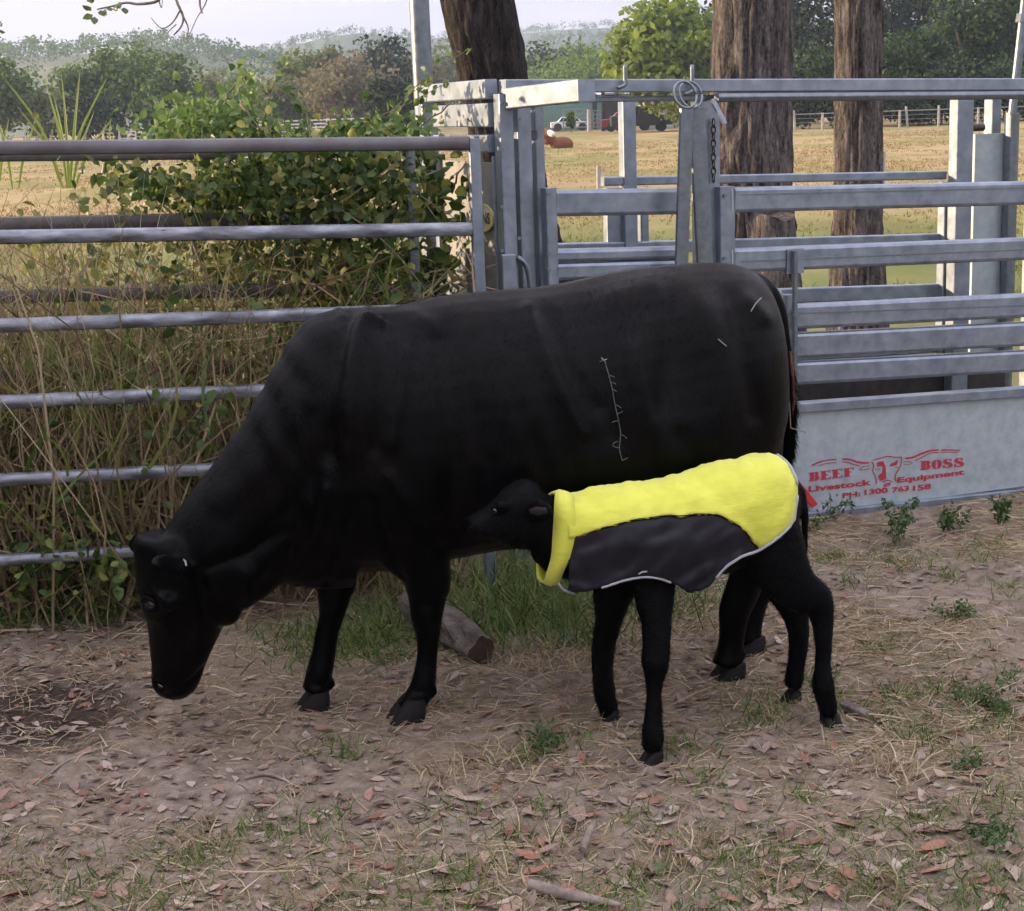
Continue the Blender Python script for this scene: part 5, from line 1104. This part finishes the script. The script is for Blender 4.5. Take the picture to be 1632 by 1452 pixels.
def bgtree(label, x, yb, yt, wpx, D, m, n, nc=26, kind='dome', group='trees beyond the pasture', leaf=None, name='tree', dep=1.0, cb=.22):
    b = at(x, yb, D); b[2] = 0; t_ = at(x, yt, D); H = t_[2]; W = wpx / 2 / F_PX * D; e = empty(name, b); tag(e, label, 'tree', group)
    cz = H * (.5 + cb / 2); rz = H * (1 - cb) / 2
    cc = []
    while len(cc) < nc:
        q = rng.normal(0, 1, 3); q /= np.linalg.norm(q); r_ = rng.uniform(.25, .86); p_ = q * r_
        if kind == 'tall' and abs(p_[2]) > .9: continue
        cc.append(np.array([p_[0] * W, p_[1] * W * dep, cz + p_[2] * rz]))
    cc = np.array(cc); rad = (W * .34 + rz * .14) * rng.uniform(.55, 1.15, nc); i = rng.integers(0, nc, n); d = nrm(rng.normal(0, 1, (n, 3))); rr = rng.random(n) ** .45
    pos = cc[i] + d * (rad[i] * rr)[:, None] * np.array([1, 1, .8]); pos[:, 2] = np.maximum(pos[:, 2], .15); pos += b * np.array([1, 1, 0])
    ls = leaf or max(.16, D * .0019)
    stuffobj('crown', quadset(pos, rng.uniform(.5, 1.2, n) * ls, d + np.array([0, 0, .35])), m, e)
    mb = MB(); tops = cc[rng.choice(nc, min(7, nc), replace=False)] + b * np.array([1, 1, 0]); fork = b + Z * H * max(cb, .18)
    mb.tube([b - Z * .3, b + Z * H * cb * .5, fork], [H * .028, H * .022, H * .018], 8)
    for q in tops: mb.tube(smooth_path([fork, (fork + q) / 2 + Z * .1 * H * .3, q], 3), np.linspace(H * .014, H * .004, 7), 6)
    obj('trunk', mb, M['far_trunk'], e, smooth=True); return e
# left side, far bank of trees
for a in (('dark rounded tree at the far left edge', 5, 212, 82, 95, 150, 'far_green', 1500), ('large dark domed tree on the left beyond the pasture', 195, 212, 70, 125, 160, 'far_green', 3000), ('dark round-headed tree touching the large domed one', 275, 212, 85, 105, 155, 'far_green', 2400), ('small pale shrub tree between the left tree groups', 75, 214, 130, 90, 150, 'far_olive', 900), ('low bushy tree under the domed tree', 140, 214, 140, 90, 145, 'far_dark', 900),
          ('hazy grey-green tree right of the round-headed tree', 350, 210, 105, 90, 210, 'far_olive', 1300), ('soft green tree behind the creeper mound', 400, 210, 112, 85, 200, 'far_green', 1300), ('pale leafy tree in the middle of the left tree bank', 455, 208, 120, 80, 180, 'far_olive', 1300), ('tall olive tree left of the steel post', 500, 206, 68, 110, 190, 'far_olive', 2400), ('tan thin-leaved tree left of the steel post', 560, 205, 85, 110, 175, 'far_tan', 2000), ('dark-topped tall tree just left of the steel post', 620, 204, 52, 90, 195, 'far_dark', 2000), ('brownish tall tree half behind the steel post', 668, 204, 75, 80, 195, 'far_tan', 1400),
          ('dense dark green bush against the steel post', 640, 204, 116, 95, 130, 'far_dark', 2200), ('tree showing right of the dark leaning trunk', 870, 196, 70, 130, 260, 'far_dark', 2000), ('olive tree beyond the sheds', 940, 194, 62, 130, 280, 'far_green', 2200), ('green tree beyond the green shed', 915, 194, 92, 190, 190, 'far_bush', 2200), ('pale tree between the steel post and the dark trunk', 712, 200, 60, 70, 300, 'far_olive', 900)):
    bgtree(*a[:4], a[4] * 1.4, a[5], M[a[6]], int(a[7] * 2.6), 42, cb=.03)
bgtree('bright yellow-green sunlit tree left of the broad gum trunk', 1085, 208, -15, 200, 118, M['far_bright'], 17000, 70, cb=.03, dep=.8, leaf=.36)
bgtree('grey-green shrub below the bright sunlit tree', 1100, 212, 120, 120, 95, M['far_olive'], 1200, cb=.1)
for k, (x, yt, wpx, D, mm, n) in enumerate([(1165, -60, 200, 140, 'far_dark', 3200), (1275, -90, 210, 132, 'far_dark', 4500), (1310, 60, 130, 112, 'wood_green', 2400), (1440, -100, 230, 135, 'far_dark', 4800), (1455, 20, 150, 108, 'wood_green', 5200), (1545, -60, 190, 118, 'wood_green', 7000), (1620, -100, 230, 125, 'wood_green', 4500), (1720, -80, 220, 120, 'far_dark', 3500), (1500, 95, 130, 104, 'far_dark', 2000), (1400, 110, 150, 106, 'far_dark', 2200), (1600, 90, 150, 104, 'wood_green', 2200), (1850, -60, 240, 118, 'far_dark', 2500), (1290, 140, 90, 103, 'far_dark', 900), (1350, 145, 90, 103, 'far_dark', 900), (1450, 150, 90, 103, 'far_dark', 900), (1540, 140, 90, 103, 'far_dark', 900), (1250, 130, 90, 104, 'far_dark', 900), (1640, 140, 90, 103, 'far_dark', 900)]):
    bgtree(['deep green tree between the bright tree and the broad trunk', 'tall dark tree right of the broad gum trunk', 'mid-height green tree between the two brown trunks', 'tall dark tree right of the slimmer trunk', 'olive tree in front of the tall dark wood', 'tall olive tree towards the right edge', 'tall green tree at the right edge behind the lever', 'dark tree just outside the right edge', 'low dark tree behind the wire fence at right', 'dark shrubby tree behind the wire fence beside the slimmer trunk', 'leafy shrub tree behind the wire fence at the right edge', 'dark tree further out to the right', 'low dark scrub right of the broad trunk behind the fence', 'low dark scrub left of the slimmer trunk behind the fence', 'low dark scrub right of the slimmer trunk behind the fence', 'low dark scrub behind the sunlit rear post', 'low dark scrub half hidden by the broad trunk', 'low dark scrub at the right edge behind the fence'][k], x, 196, yt, wpx, D, M[mm], int(n * 1.5), 36, cb=.03, group='wood behind the wire fence')
for k, (x, y, h, w_, D) in enumerate([(432, 212, 22, 55, 110), (590, 214, 30, 60, 60), (655, 216, 22, 70, 60), (540, 216, 18, 60, 70), (480, 214, 12, 50, 100), (250, 216, 16, 60, 100), (910, 204, 26, 14, 130)]):
    bgtree(['bright bush behind the white rails', 'light green bush left of the steel post', 'low green bush beside the steel post', 'low bush behind the top rail', 'small bush near the white rails', 'low bush left of the creeper mound', 'small sapling in front of the green shed'][k], x, y, y - h, w_, D, M['far_bush'], 500, 12, group='bushes at the pasture edge', name='bush', cb=.02)
for k, (x, yt, wpx, D, mm) in enumerate([(1980, -60, 230, 125, 'wood_green'), (2130, -30, 240, 130, 'far_dark'), (2300, -50, 250, 135, 'wood_green'), (2480, -20, 250, 140, 'far_dark'), (-90, 80, 150, 160, 'far_green'), (-210, 70, 150, 165, 'far_olive'), (-340, 90, 160, 160, 'far_green'), (-480, 80, 160, 170, 'far_olive')]):
    bgtree(['green tree outside the right edge, nearest the frame', 'dark tree outside the right edge, second from the frame', 'green tree outside the right edge, third from the frame', 'dark tree outside the right edge, farthest from the frame', 'green tree outside the left edge, nearest the frame', 'olive tree outside the left edge, second from the frame', 'green tree outside the left edge, third from the frame', 'olive tree outside the left edge, farthest from the frame'][k], x, 200, yt, wpx * 1.2, D, M[mm], 2200, 26, cb=.03)
# hills with far woods
M['hill'] = pbr('dry_hill_grass', [(.055, .08, .032), (.09, .105, .042), (.17, .15, .07)], .02, .95)
M['hill_wood'] = pbr('wooded_hill', [(.028, .05, .022), (.045, .072, .03), (.07, .095, .04)], .03, .95)
def hill(label, D, ridge, depth, wood, nt_, hs_, m):
    xs = np.array([q[0] for q in ridge]); R = np.array([at(x, y, D) for x, y in ridge]); gx_ = np.linspace(R[0, 0], R[-1, 0], 90); top = np.interp(gx_, R[:, 0], R[:, 2])
    v = np.linspace(0, 1, 16); prof = np.sin(v * math.pi * .75) / 1.0; prof = np.where(v < .667, np.sin(v / .667 * math.pi / 2) ** 1.3, np.cos((v - .667) / .333 * math.pi / 2))
    X_, V_ = np.meshgrid(gx_, v, indexing='ij'); Zt = top[:, None] * prof[None] * (1 + .10 * (fbm(np.stack([X_ * .02, V_ * 6, 0 * X_], -1), 3) - .5)) - 2.0
    Yy = D - depth * .667 + V_ * depth; P = np.stack([X_, Yy, Zt], -1).reshape(-1, 3); I = np.arange(89)[:, None] * 16 + np.arange(15)[None]; F = np.stack([I, I + 16, I + 17, I + 1], -1).reshape(-1, 4)
    o = obj('hill', (P, F), M['hill'] if D < 700 else M['hill_wood'], None, smooth=True); tag(o, label, 'hill', kind='structure')
    u = rng.uniform(0, 1, nt_ * 4); vv = rng.uniform(.05, .75, nt_ * 4) if D > 700 else np.where(rng.random(nt_ * 4) < .8, rng.uniform(.42, .75, nt_ * 4), rng.uniform(.05, .4, nt_ * 4)); keep = fbm(np.stack([u * 22, vv * 9, 0 * u], -1) + D, 3) > (.5 - wood * .5) + rng.normal(0, .05, nt_ * 4); u, vv = u[keep][:nt_], vv[keep][:nt_]
    iu = (u * 88).astype(int); iv = (vv * 15).astype(int); c = P.reshape(90, 16, 3)[iu, iv] + (rng.uniform(0, 1, (len(u), 1)) * (P.reshape(90, 16, 3)[np.minimum(iu + 1, 89), np.minimum(iv + 1, 15)] - P.reshape(90, 16, 3)[iu, iv]))
    k = 36; n = len(u) * k; hh = hs_ * rng.uniform(.6, 1.3, len(u)); d = nrm(rng.normal(0, 1, (n, 3))); r3 = np.repeat(hh, k)[:, None]; pos = np.repeat(c, k, 0) + d * r3 * np.array([.42, .42, .42]) * (rng.random((n, 1)) ** .5) + Z * r3 * .55
    stuffobj('hill_wood', quadset(pos, r3[:, 0] * .10, d + np.array([0, 0, .3])), m, None, label.split(' with ')[0] + ' carrying a far wood', 'wood')
hill('near hill with golden slope at the left', 600, [(-420, 110), (-100, 88), (0, 84), (60, 80), (130, 78), (200, 70), (260, 62), (330, 76), (420, 94), (520, 110), (700, 122), (900, 130), (1100, 140)], 330, .55, 900, 6, M['far_green'])
hill('middle hill with hazy wood behind the post', 950, [(-400, 120), (200, 110), (380, 92), (450, 72), (520, 56), (570, 48), (640, 54), (700, 62), (780, 78), (860, 62), (900, 54), (1000, 58), (1200, 60), (1700, 40), (2400, 70)], 350, .9, 2600, 5, M['far_green'])
hill('distant blue hill with the highest ridge', 1330, [(-350, 108), (300, 95), (560, 70), (800, 50), (880, 44), (960, 42), (1010, 44), (1300, 30), (2000, 40), (2200, 60)], 460, .97, 2200, 6.5, M['far_green'])
# paddock tufts: dry grass clumps standing in the pasture
N = 42000; y = 13 + 75 * rng.random(N) ** 1.7; x = (rng.uniform(-.36, .36, N)) * y * 1.08 + .02 * y; k = fbm(np.stack([x * .25, y * .25, 0 * x], -1), 3); ok = k > rng.uniform(.3, .6, N); x, y = x[ok], y[ok]
b = np.stack([x, y, gz(x, y)], -1); b = np.repeat(b, 3, 0) + rng.normal(0, .06, (len(b) * 3, 3)) * np.array([1, 1, 0]); n = len(b); far_ = b[:, 1] > 24 + rng.normal(0, 4, n)
M['gold_grass'] = leafmat('golden_pasture_grass', [(.19, .14, .06), (.26, .185, .08), (.31, .225, .105), (.17, .15, .055)], .3, .7, .15)
M['short_green'] = leafmat('short_pasture_grass', [(.09, .13, .03), (.15, .19, .05), (.24, .24, .08)], .3, .7, .15)
stuffobj('pasture_grass', grass(b[far_], rng.uniform(.03, .09, far_.sum()), .004 + b[far_, 1] * .0002, .9, 2), M['gold_grass'], None, 'dry golden pasture grass beyond the trees', 'grass')
stuffobj('short_grass', grass(b[~far_], rng.uniform(.03, .09, (~far_).sum()), .008, .8, 2), M['short_green'], None, 'short green grass around the tree trunks', 'grass')
# wire fence along the wood
M['post_wood'] = pbr('grey_timber', [(.22, .2, .18), (.38, .36, .33)], 6, .85); M['white_steel'] = pbr('white_rails', [(.5, .52, .53), (.68, .69, .69)], 6, .5); M['wire'] = pbr('fence_wire', [(.18, .18, .18), (.3, .3, .3)], 9, .5, .6)
D = 98; wf = empty('wire_fence', (*at(1400, 200, D)[:2], 0)); tag(wf, 'post and wire fence along the front of the dark wood', 'fence')
px_ = [1180, 1224, 1268, 1311, 1345, 1390, 1434, 1447, 1496, 1559, 1585, 1615, 1660, 1700, 1750]; pp = []
for k, x in enumerate(px_):
    c = at(x, 190, D); c[2] = 0; lean = (.12 if x in (1268, 1447) else 0.0); hgt = 1.25 if k % 3 else 1.05; obj('post', MB().tube([c - Z * .2, c + np.array([-lean, 0, hgt])], .075, 8), M['post_wood'], wf); pp.append(c)
for z_, r_ in ((1.0, .03), (.75, .012), (.5, .012), (.25, .012)):
    obj('wire', MB().tube([p_ + Z * z_ for p_ in pp], r_, 5), M['wire'], wf)
for k, (x, yt, D_) in enumerate([(953, 264, 30), (1407, 242, 32)]):
    c = at(x, yt, D_); o = obj('paddock_post', MB().tube([(c[0], c[1], -.2), (c[0] + .01, c[1], c[2])], [.05, .045], 9), M['post_wood']); tag(o, ['weathered post in the pasture seen through the crush left gate', 'thin post in the pasture right of the slimmer trunk'][k], 'post')
# white rail yard and small frame on the left
def rails(label, x0, x1, yb, D, nr, h, np_):
    a, b_ = at(x0, yb, D), at(x1, yb, D); a[2] = b_[2] = 0; e = empty('rail_yard', (a + b_) / 2); tag(e, label, 'fence', 'far white yards')
    for k in range(nr): obj('rail', MB().bar(a + Z * h * (k + 1) / nr, b_ + Z * h * (k + 1) / nr, (0, 1, 0), .04, .055), M['white_steel'], e)
    for k in range(np_): c = a + (b_ - a) * k / (np_ - 1); obj('post', MB().bar(c - Z * .2, c + Z * (h + .12), (0, 1, 0), .06, .06), M['white_steel'], e)
rails('white rail yards far off beyond the creeper', 405, 600, 216, 150, 5, 1.6, 6)
rails('low pale rails at the far left beyond the pasture', -30, 60, 214, 150, 3, 1.0, 5)
rails('small white frame standing far off at the left', 190, 216, 214, 150, 2, 1.15, 3)
# sheds, gates, sign and vehicles behind the crush
M['shed_green'] = pbr('green_cladding', [(.10, .19, .16), (.14, .24, .20)], 2, .5, .1); M['shed_pale'] = pbr('pale_cladding', [(.42, .46, .45), (.52, .55, .54)], 2, .5, .1); M['dark_hole'] = pbr('shed_interior', [(.02, .018, .016), (.04, .035, .03)], 3, .9)
M['car_white'] = pbr('white_paint', [(.6, .6, .6), (.68, .68, .68)], 3, .3); M['car_dark'] = pbr('dark_paint', [(.02, .02, .024), (.03, .03, .035)], 3, .3); M['car_red'] = pbr('red_car_paint', [(.18, .02, .02), (.25, .03, .03)], 3, .35); M['glass_dark'] = pbr('car_glass', [(.02, .024, .03), (.03, .035, .04)], 3, .08, spec=.8); M['tyre'] = pbr('tyre', [(.015, .015, .015), (.03, .03, .03)], 8, .8); M['sign_face'] = pbr('white_sign', [(.66, .64, .70), (.72, .7, .75)], 6, .5)
def shed(label, x0, x1, D, h, depth, m, ribs=True, door=None):
    a, b_ = at(x0, 200, D), at(x1, 200, D); a[2] = b_[2] = 0; w_ = b_[0] - a[0]; e = empty('shed', (a + b_) / 2 + np.array([0, depth / 2, 0])); tag(e, label, 'shed')
    c = (a + b_) / 2; X1 = np.array([1., 0, 0]); Y1 = np.array([0, 1., 0])
    obj('wall', MB().box(c + Y1 * depth / 2 + Z * h / 2, (X1, Y1, Z), (w_ / 2, depth / 2, h / 2)), m, e)
    obj('roof', MB().add([a + Z * h + np.array([-.3, -.3, 0]), b_ + Z * h + np.array([.3, -.3, 0]), b_ + Z * (h + .5) + np.array([.3, depth / 2, 0]), a + Z * (h + .5) + np.array([-.3, depth / 2, 0]), a + Z * h + np.array([-.3, depth + .3, 0]), b_ + Z * h + np.array([.3, depth + .3, 0])], [(0, 1, 2, 3), (3, 2, 5, 4)]), M['shed_pale'], e)
    n_ = int(h / .3)
    for k in range(n_): obj('cladding_rib', MB().box(c + Z * (.2 + k * .3) - Y1 * .02, (X1, Y1, Z), (w_ / 2 - .02, .02, .05)), m, e)
    if door is not None:
        for (d0, d1, hh) in door:
            p_, q_ = at(d0, 200, D), at(d1, 200, D); obj('doorway', MB().box(((p_ + q_) / 2) * np.array([1, 1, 0]) + Z * hh / 2 - Y1 * .08, (X1, Y1, Z), ((q_[0] - p_[0]) / 2, .03, hh / 2)), M['dark_hole'], e)
    return e
shed('long green clad shed seen under the lever arm of the crush', 840, 1000, 142, 2.9, 9, M['shed_green'], door=[(945, 952, 3.0), (960, 986, 3.0)])
shed('pale low shed behind the shrub left of the broad trunk', 1030, 1085, 128, 2.6, 6, M['shed_pale'])
def fgate(label, x0, x1, D, h):
    a, b_ = at(x0, 200, D), at(x1, 200, D); a[2] = b_[2] = 0; e = empty('farm_gate', (a + b_) / 2); tag(e, label, 'gate', 'gates by the green shed')
    for k in range(5): obj('gate_bar', MB().bar(a + Z * (.3 + (h - .3) * k / 4), b_ + Z * (.3 + (h - .3) * k / 4), (0, 1, 0), .03, .04), M['galv'], e)
    for c in (a, b_, (a + b_) / 2): obj('upright', MB().bar(c, c + Z * (h + .05), (0, 1, 0), .05, .05), M['galv'], e)
    obj('brace', MB().bar(a + Z * .3, b_ + Z * h, (0, 1, 0), .025, .03), M['galv'], e)
fgate('pale farm gate in front of the green shed, the wider one', 898, 936, 136, 1.75); fgate('narrow braced gate beside the shed doorway', 946, 958, 134, 1.6)
for x, mm in ((939, 'post_wood'), (962, 'bark_dark'), (984, 'bark_dark')):
    c = at(x, 200, 133); c[2] = 0; o = obj('yard_post', MB().tube([c - Z * .2, c + Z * (1.7 if x == 939 else 3.6)], [.17, .15], 9), M[mm]); tag(o, {939: 'grey gate post beside the pale farm gate', 962: 'dark timber post left of the white sign', 984: 'dark timber post right of the white sign'}[x], 'post', 'posts by the green shed')
a, b_ = at(965, 203, 132.5), at(983, 190, 132.5); o = empty('sign', (a + b_) / 2); tag(o, 'small white sign hung between the dark shed posts', 'sign')
obj('board', MB().box((a + b_) / 2, (np.array([1., 0, 0]), np.array([0, 1., 0]), Z), ((b_[0] - a[0]) / 2, .02, (b_[2] - a[2]) / 2)), M['sign_face'], o); q = at(970, 193, 132.4); obj('red_mark', MB().box(q, (np.array([1., 0, 0]), np.array([0, 1., 0]), Z), (.09, .012, .07)), M['red_paint'], o)
def car(label, x, D, m, ln=4.4, h=1.55, face=1):
    c = at(x, 200, D); c[2] = 0; e = empty('parked_car', c); tag(e, label, 'car', 'vehicles by the shed'); X1 = np.array([face, 0, 0.]); Y1 = np.array([0, 1., 0])
    pr = [(-.5, .25), (.5, .25), (.5, .6), (.42, .62), (.3, .66), (.16, 1.0), (-.2, 1.0), (-.32, .68), (-.5, .64)]; V = [c + X1 * a * ln + Y1 * s + Z * b * h for s in (-.85, .85) for a, b in pr]; n_ = len(pr)
    obj('body', MB().add(V, [(i, (i + 1) % n_, n_ + (i + 1) % n_, n_ + i) for i in range(n_)] + [tuple(range(n_))[::-1], tuple(range(n_, 2 * n_))]), m, e, bevel=.04)
    for a0, a1 in ((-.28, -.06), (-.03, .25)): obj('window', MB().add([c + X1 * a * ln - Y1 * .862 + Z * b * h for a, b in ((a0, .68), (a1, .68), (a1 - (.09 if a1 > .2 else 0), .95), (a0 + (.06 if a0 < -.2 else 0), .95))], [(0, 1, 2, 3)]), M['glass_dark'], e)
    for a in (-.32, .32):
        for s in (-.8, .8): obj('wheel', MB().add(*disc(c + X1 * a * ln + Y1 * (s - .1) + Z * .33, X1, Z, .33, -.2, 16)), M['tyre'], e)
car('dark four-wheel drive parked right of the shed', 1022, 120, M['car_dark'], 4.4, 1.8); car('low red car mostly behind the rear post of the crush', 1000, 126, M['car_red'], 4.0, 1.4); car('white car in front of the green shed behind the farm gate', 908, 139, M['car_white'], 3.2, 1.15)
# brown and white cow lying in the pasture
M['hereford'] = pbr('red_brown_hide', [(.13, .055, .03), (.19, .085, .048)], 6, .95, spec=.1); M['white_hide'] = pbr('white_hide', [(.55, .52, .48), (.65, .62, .58)], 6, .8)
c = at(880, 214, 78); c[2] = 0.25; lc = empty('resting_cow', (c[0], c[1], 0)); tag(lc, 'red-brown cow with a white face lying in the golden pasture', 'cow')
R_ = Beast((c[0], c[1]), (.8, .6)); XX, YY = np.array([1., 0, 0]), np.array([0, 1., 0]); c0 = np.array([c[0], c[1], -.28])
R_.ball(c0 + np.array([.45, .40, .42]), (nrm(np.array([.6, .8, 0])), nrm(np.array([-.8, .6, 0])), Z), (.75, .44, .38))
R_.mb.tube(smooth_path([c0 + np.array([-.1, .1, .6]), c0 + np.array([-.25, -.1, .95]), c0 + np.array([-.22, -.3, 1.05])], 4), [.33] * 3 + [.27] * 3 + [.2] * 3, 14)
R_.ball(c0 + np.array([-.15, -.45, 1.0]), (nrm(np.array([.45, -.8, -.35])), XX, Z), (.28, .14, .15)); R_.mb.tube([c0 + np.array([-.45, -.3, 1.12]), c0 + np.array([.12, -.3, 1.12])], .055, 8); R_.mb.tube([c0 + np.array([-.3, -.3, .12]), c0 + np.array([.3, -.55, .1])], .09, 10)
R_.finish('body', M['hereford'], lc, .045, 4)
fc = MB(); ph = np.linspace(-math.pi / 2, math.pi / 2, 10)[1:-1]; ax = nrm(np.array([.45, -.8, -.35])); s1 = nrm(np.cross(ax, Z)); s2 = np.cross(s1, ax); cc_ = c0 + np.array([-.07, -.57, .965])
fc.loft([cc_ + ax * .27 * math.sin(q) for q in ph], [s1 * .15 * math.cos(q) for q in ph], [s2 * .15 * math.cos(q) for q in ph], 14); obj('white_face', fc, M['white_hide'], lc, smooth=True)

# ---------------------------------------------------------------- overhanging branch (top left) and an unseen leaf screen added to block the sun
ob = empty('overhanging_branch', at(200, -60, 4.9)); tag(ob, 'leafy sprig and bare twigs hanging into the top left of the picture', 'branch'); mb = MB()
def zt(x, y, D=4.9): return at(x / 2.331, y / 2.331, D)
for pts, r0 in (([(700, -220), (610, -60), (590, 0), (520, 15), (470, 10), (420, 22), (360, 35)], .006), ([(700, -220), (650, -80), (655, 0), (680, 60), (672, 100), (645, 130)], .006), ([(668, 40), (640, 85), (600, 105), (560, 65)], .003), ([(680, 60), (700, 110), (680, 165)], .003), ([(760, -150), (742, 0), (752, 50), (745, 30)], .004), ([(770, -100), (768, 0), (730, 70), (690, 165)], .0025), ([(590, 0), (600, 30), (604, -10)], .002), ([(655, 90), (625, 120), (630, 135)], .002), ([(700, -220), (400, -420), (-200, -700)], .014), ([(760, -150), (700, -220)], .006), ([(770, -100), (760, -150)], .004)):
    P = smooth_path([zt(*q) for q in pts], 4); mb.tube(P, np.linspace(r0, r0 * .35 if r0 < .01 else .03, len(P)), 6)
obj('twigs', mb, M['twig'], ob, smooth=True)
for (x, y, dx, dy) in ((335, 12, 18, -20), (340, 40, -30, -18), (345, 55, -34, 14), (352, 62, -2, 26), (372, 38, 12, 20), (380, 42, 16, 12), (400, 26, 12, 14), (425, 18, 10, 20), (440, 8, 6, 22), (462, 28, 4, 22), (345, -6, -20, 10)):
    a, b_ = zt(x, y), zt(x + dx, y + dy, 4.88); d = b_ - a; sd = nrm(np.cross(d, np.array([rng.normal(0, .3), 1, rng.normal(0, .3)]))) * .011
    obj('leaf', MB().add([a, a + d * .35 + sd, a + d * .75 + sd * .8, a + d * 1.15, a + d * .75 - sd * .8, a + d * .35 - sd, a + d * .5 + np.array([0, -.004, 0])], [(0, 1, 6), (1, 2, 6), (2, 3, 6), (3, 4, 6), (4, 5, 6), (5, 0, 6)]), M['sprig_leaf'], ob)
ob2 = empty('leaf_sprig', at(0, 45, 5.2)); tag(ob2, 'small dark leaf cluster poking in at the upper left edge', 'branch')
obj('twigs', MB().tube([at(-60, 20, 5.2), at(-10, 45, 5.2), at(6, 50, 5.2)], [.006, .003, .001], 6), M['twig'], ob2)
for q in ((0, 42, 4, 38), (-2, 50, 8, 52), (-6, 44, 2, 34), (-8, 55, 2, 60)):
    a, b_ = at(q[0], q[1], 5.2), at(q[2], q[3], 5.2); sd = Z * .006; d = b_ - a; obj('leaf', MB().add([a, (a + b_) / 2 + sd, b_ + d * .1, (a + b_) / 2 - sd], [(0, 1, 2, 3)]), M['sprig_leaf'], ob2)
hd = empty('added_shade_hedge', (-8.2, -1, 0)); tag(hd, 'unseen leafy screen added left of the yards to block the sun', 'added_shade_hedge')  # out of view, added and sized to shade the animals and foreground
N = 24000; yy = rng.uniform(-8, 7.2, N); xx = -8.2 + rng.normal(0, .45, N); top = 3.1 + .5 * (fbm(np.stack([yy * .9, 0 * yy, 0 * yy], -1), 3) - .5); zz = top * rng.random(N) ** .6
stuffobj('leaves', leafset(np.stack([xx, yy, zz], -1), rng.uniform(.2, .34, N), .75, .3), M['gum_leaf'], hd)
mb = MB()
for k in range(18): y0 = -7.8 + k * .86; mb.tube(smooth_path([(-8.2, y0, -.1), (-8.2 + rng.normal(0, .1), y0 + rng.normal(0, .2), 1.2), (-8.2 + rng.normal(0, .2), y0 + rng.normal(0, .3), 2.6)], 3), np.linspace(.06, .02, 7), 7)
obj('stems', mb, M['twig'], hd)
# ---------------------------------------------------------------- air
m, t, out = mat('morning_haze'); v = t.nodes.new('ShaderNodeVolumePrincipled'); v.inputs['Color'].default_value = (.62, .76, 1.0, 1); v.inputs['Density'].default_value = .00032; v.inputs['Anisotropy'].default_value = .2; t.links.new(v.outputs[0], out.inputs['Volume'])
hz = obj('haze', MB().box((10, 750, 45), (np.array([1., 0, 0]), np.array([0, 1., 0]), Z), (740, 820, 50)), m); tag(hz, 'thin morning haze lying over the valley', 'haze', kind='stuff')
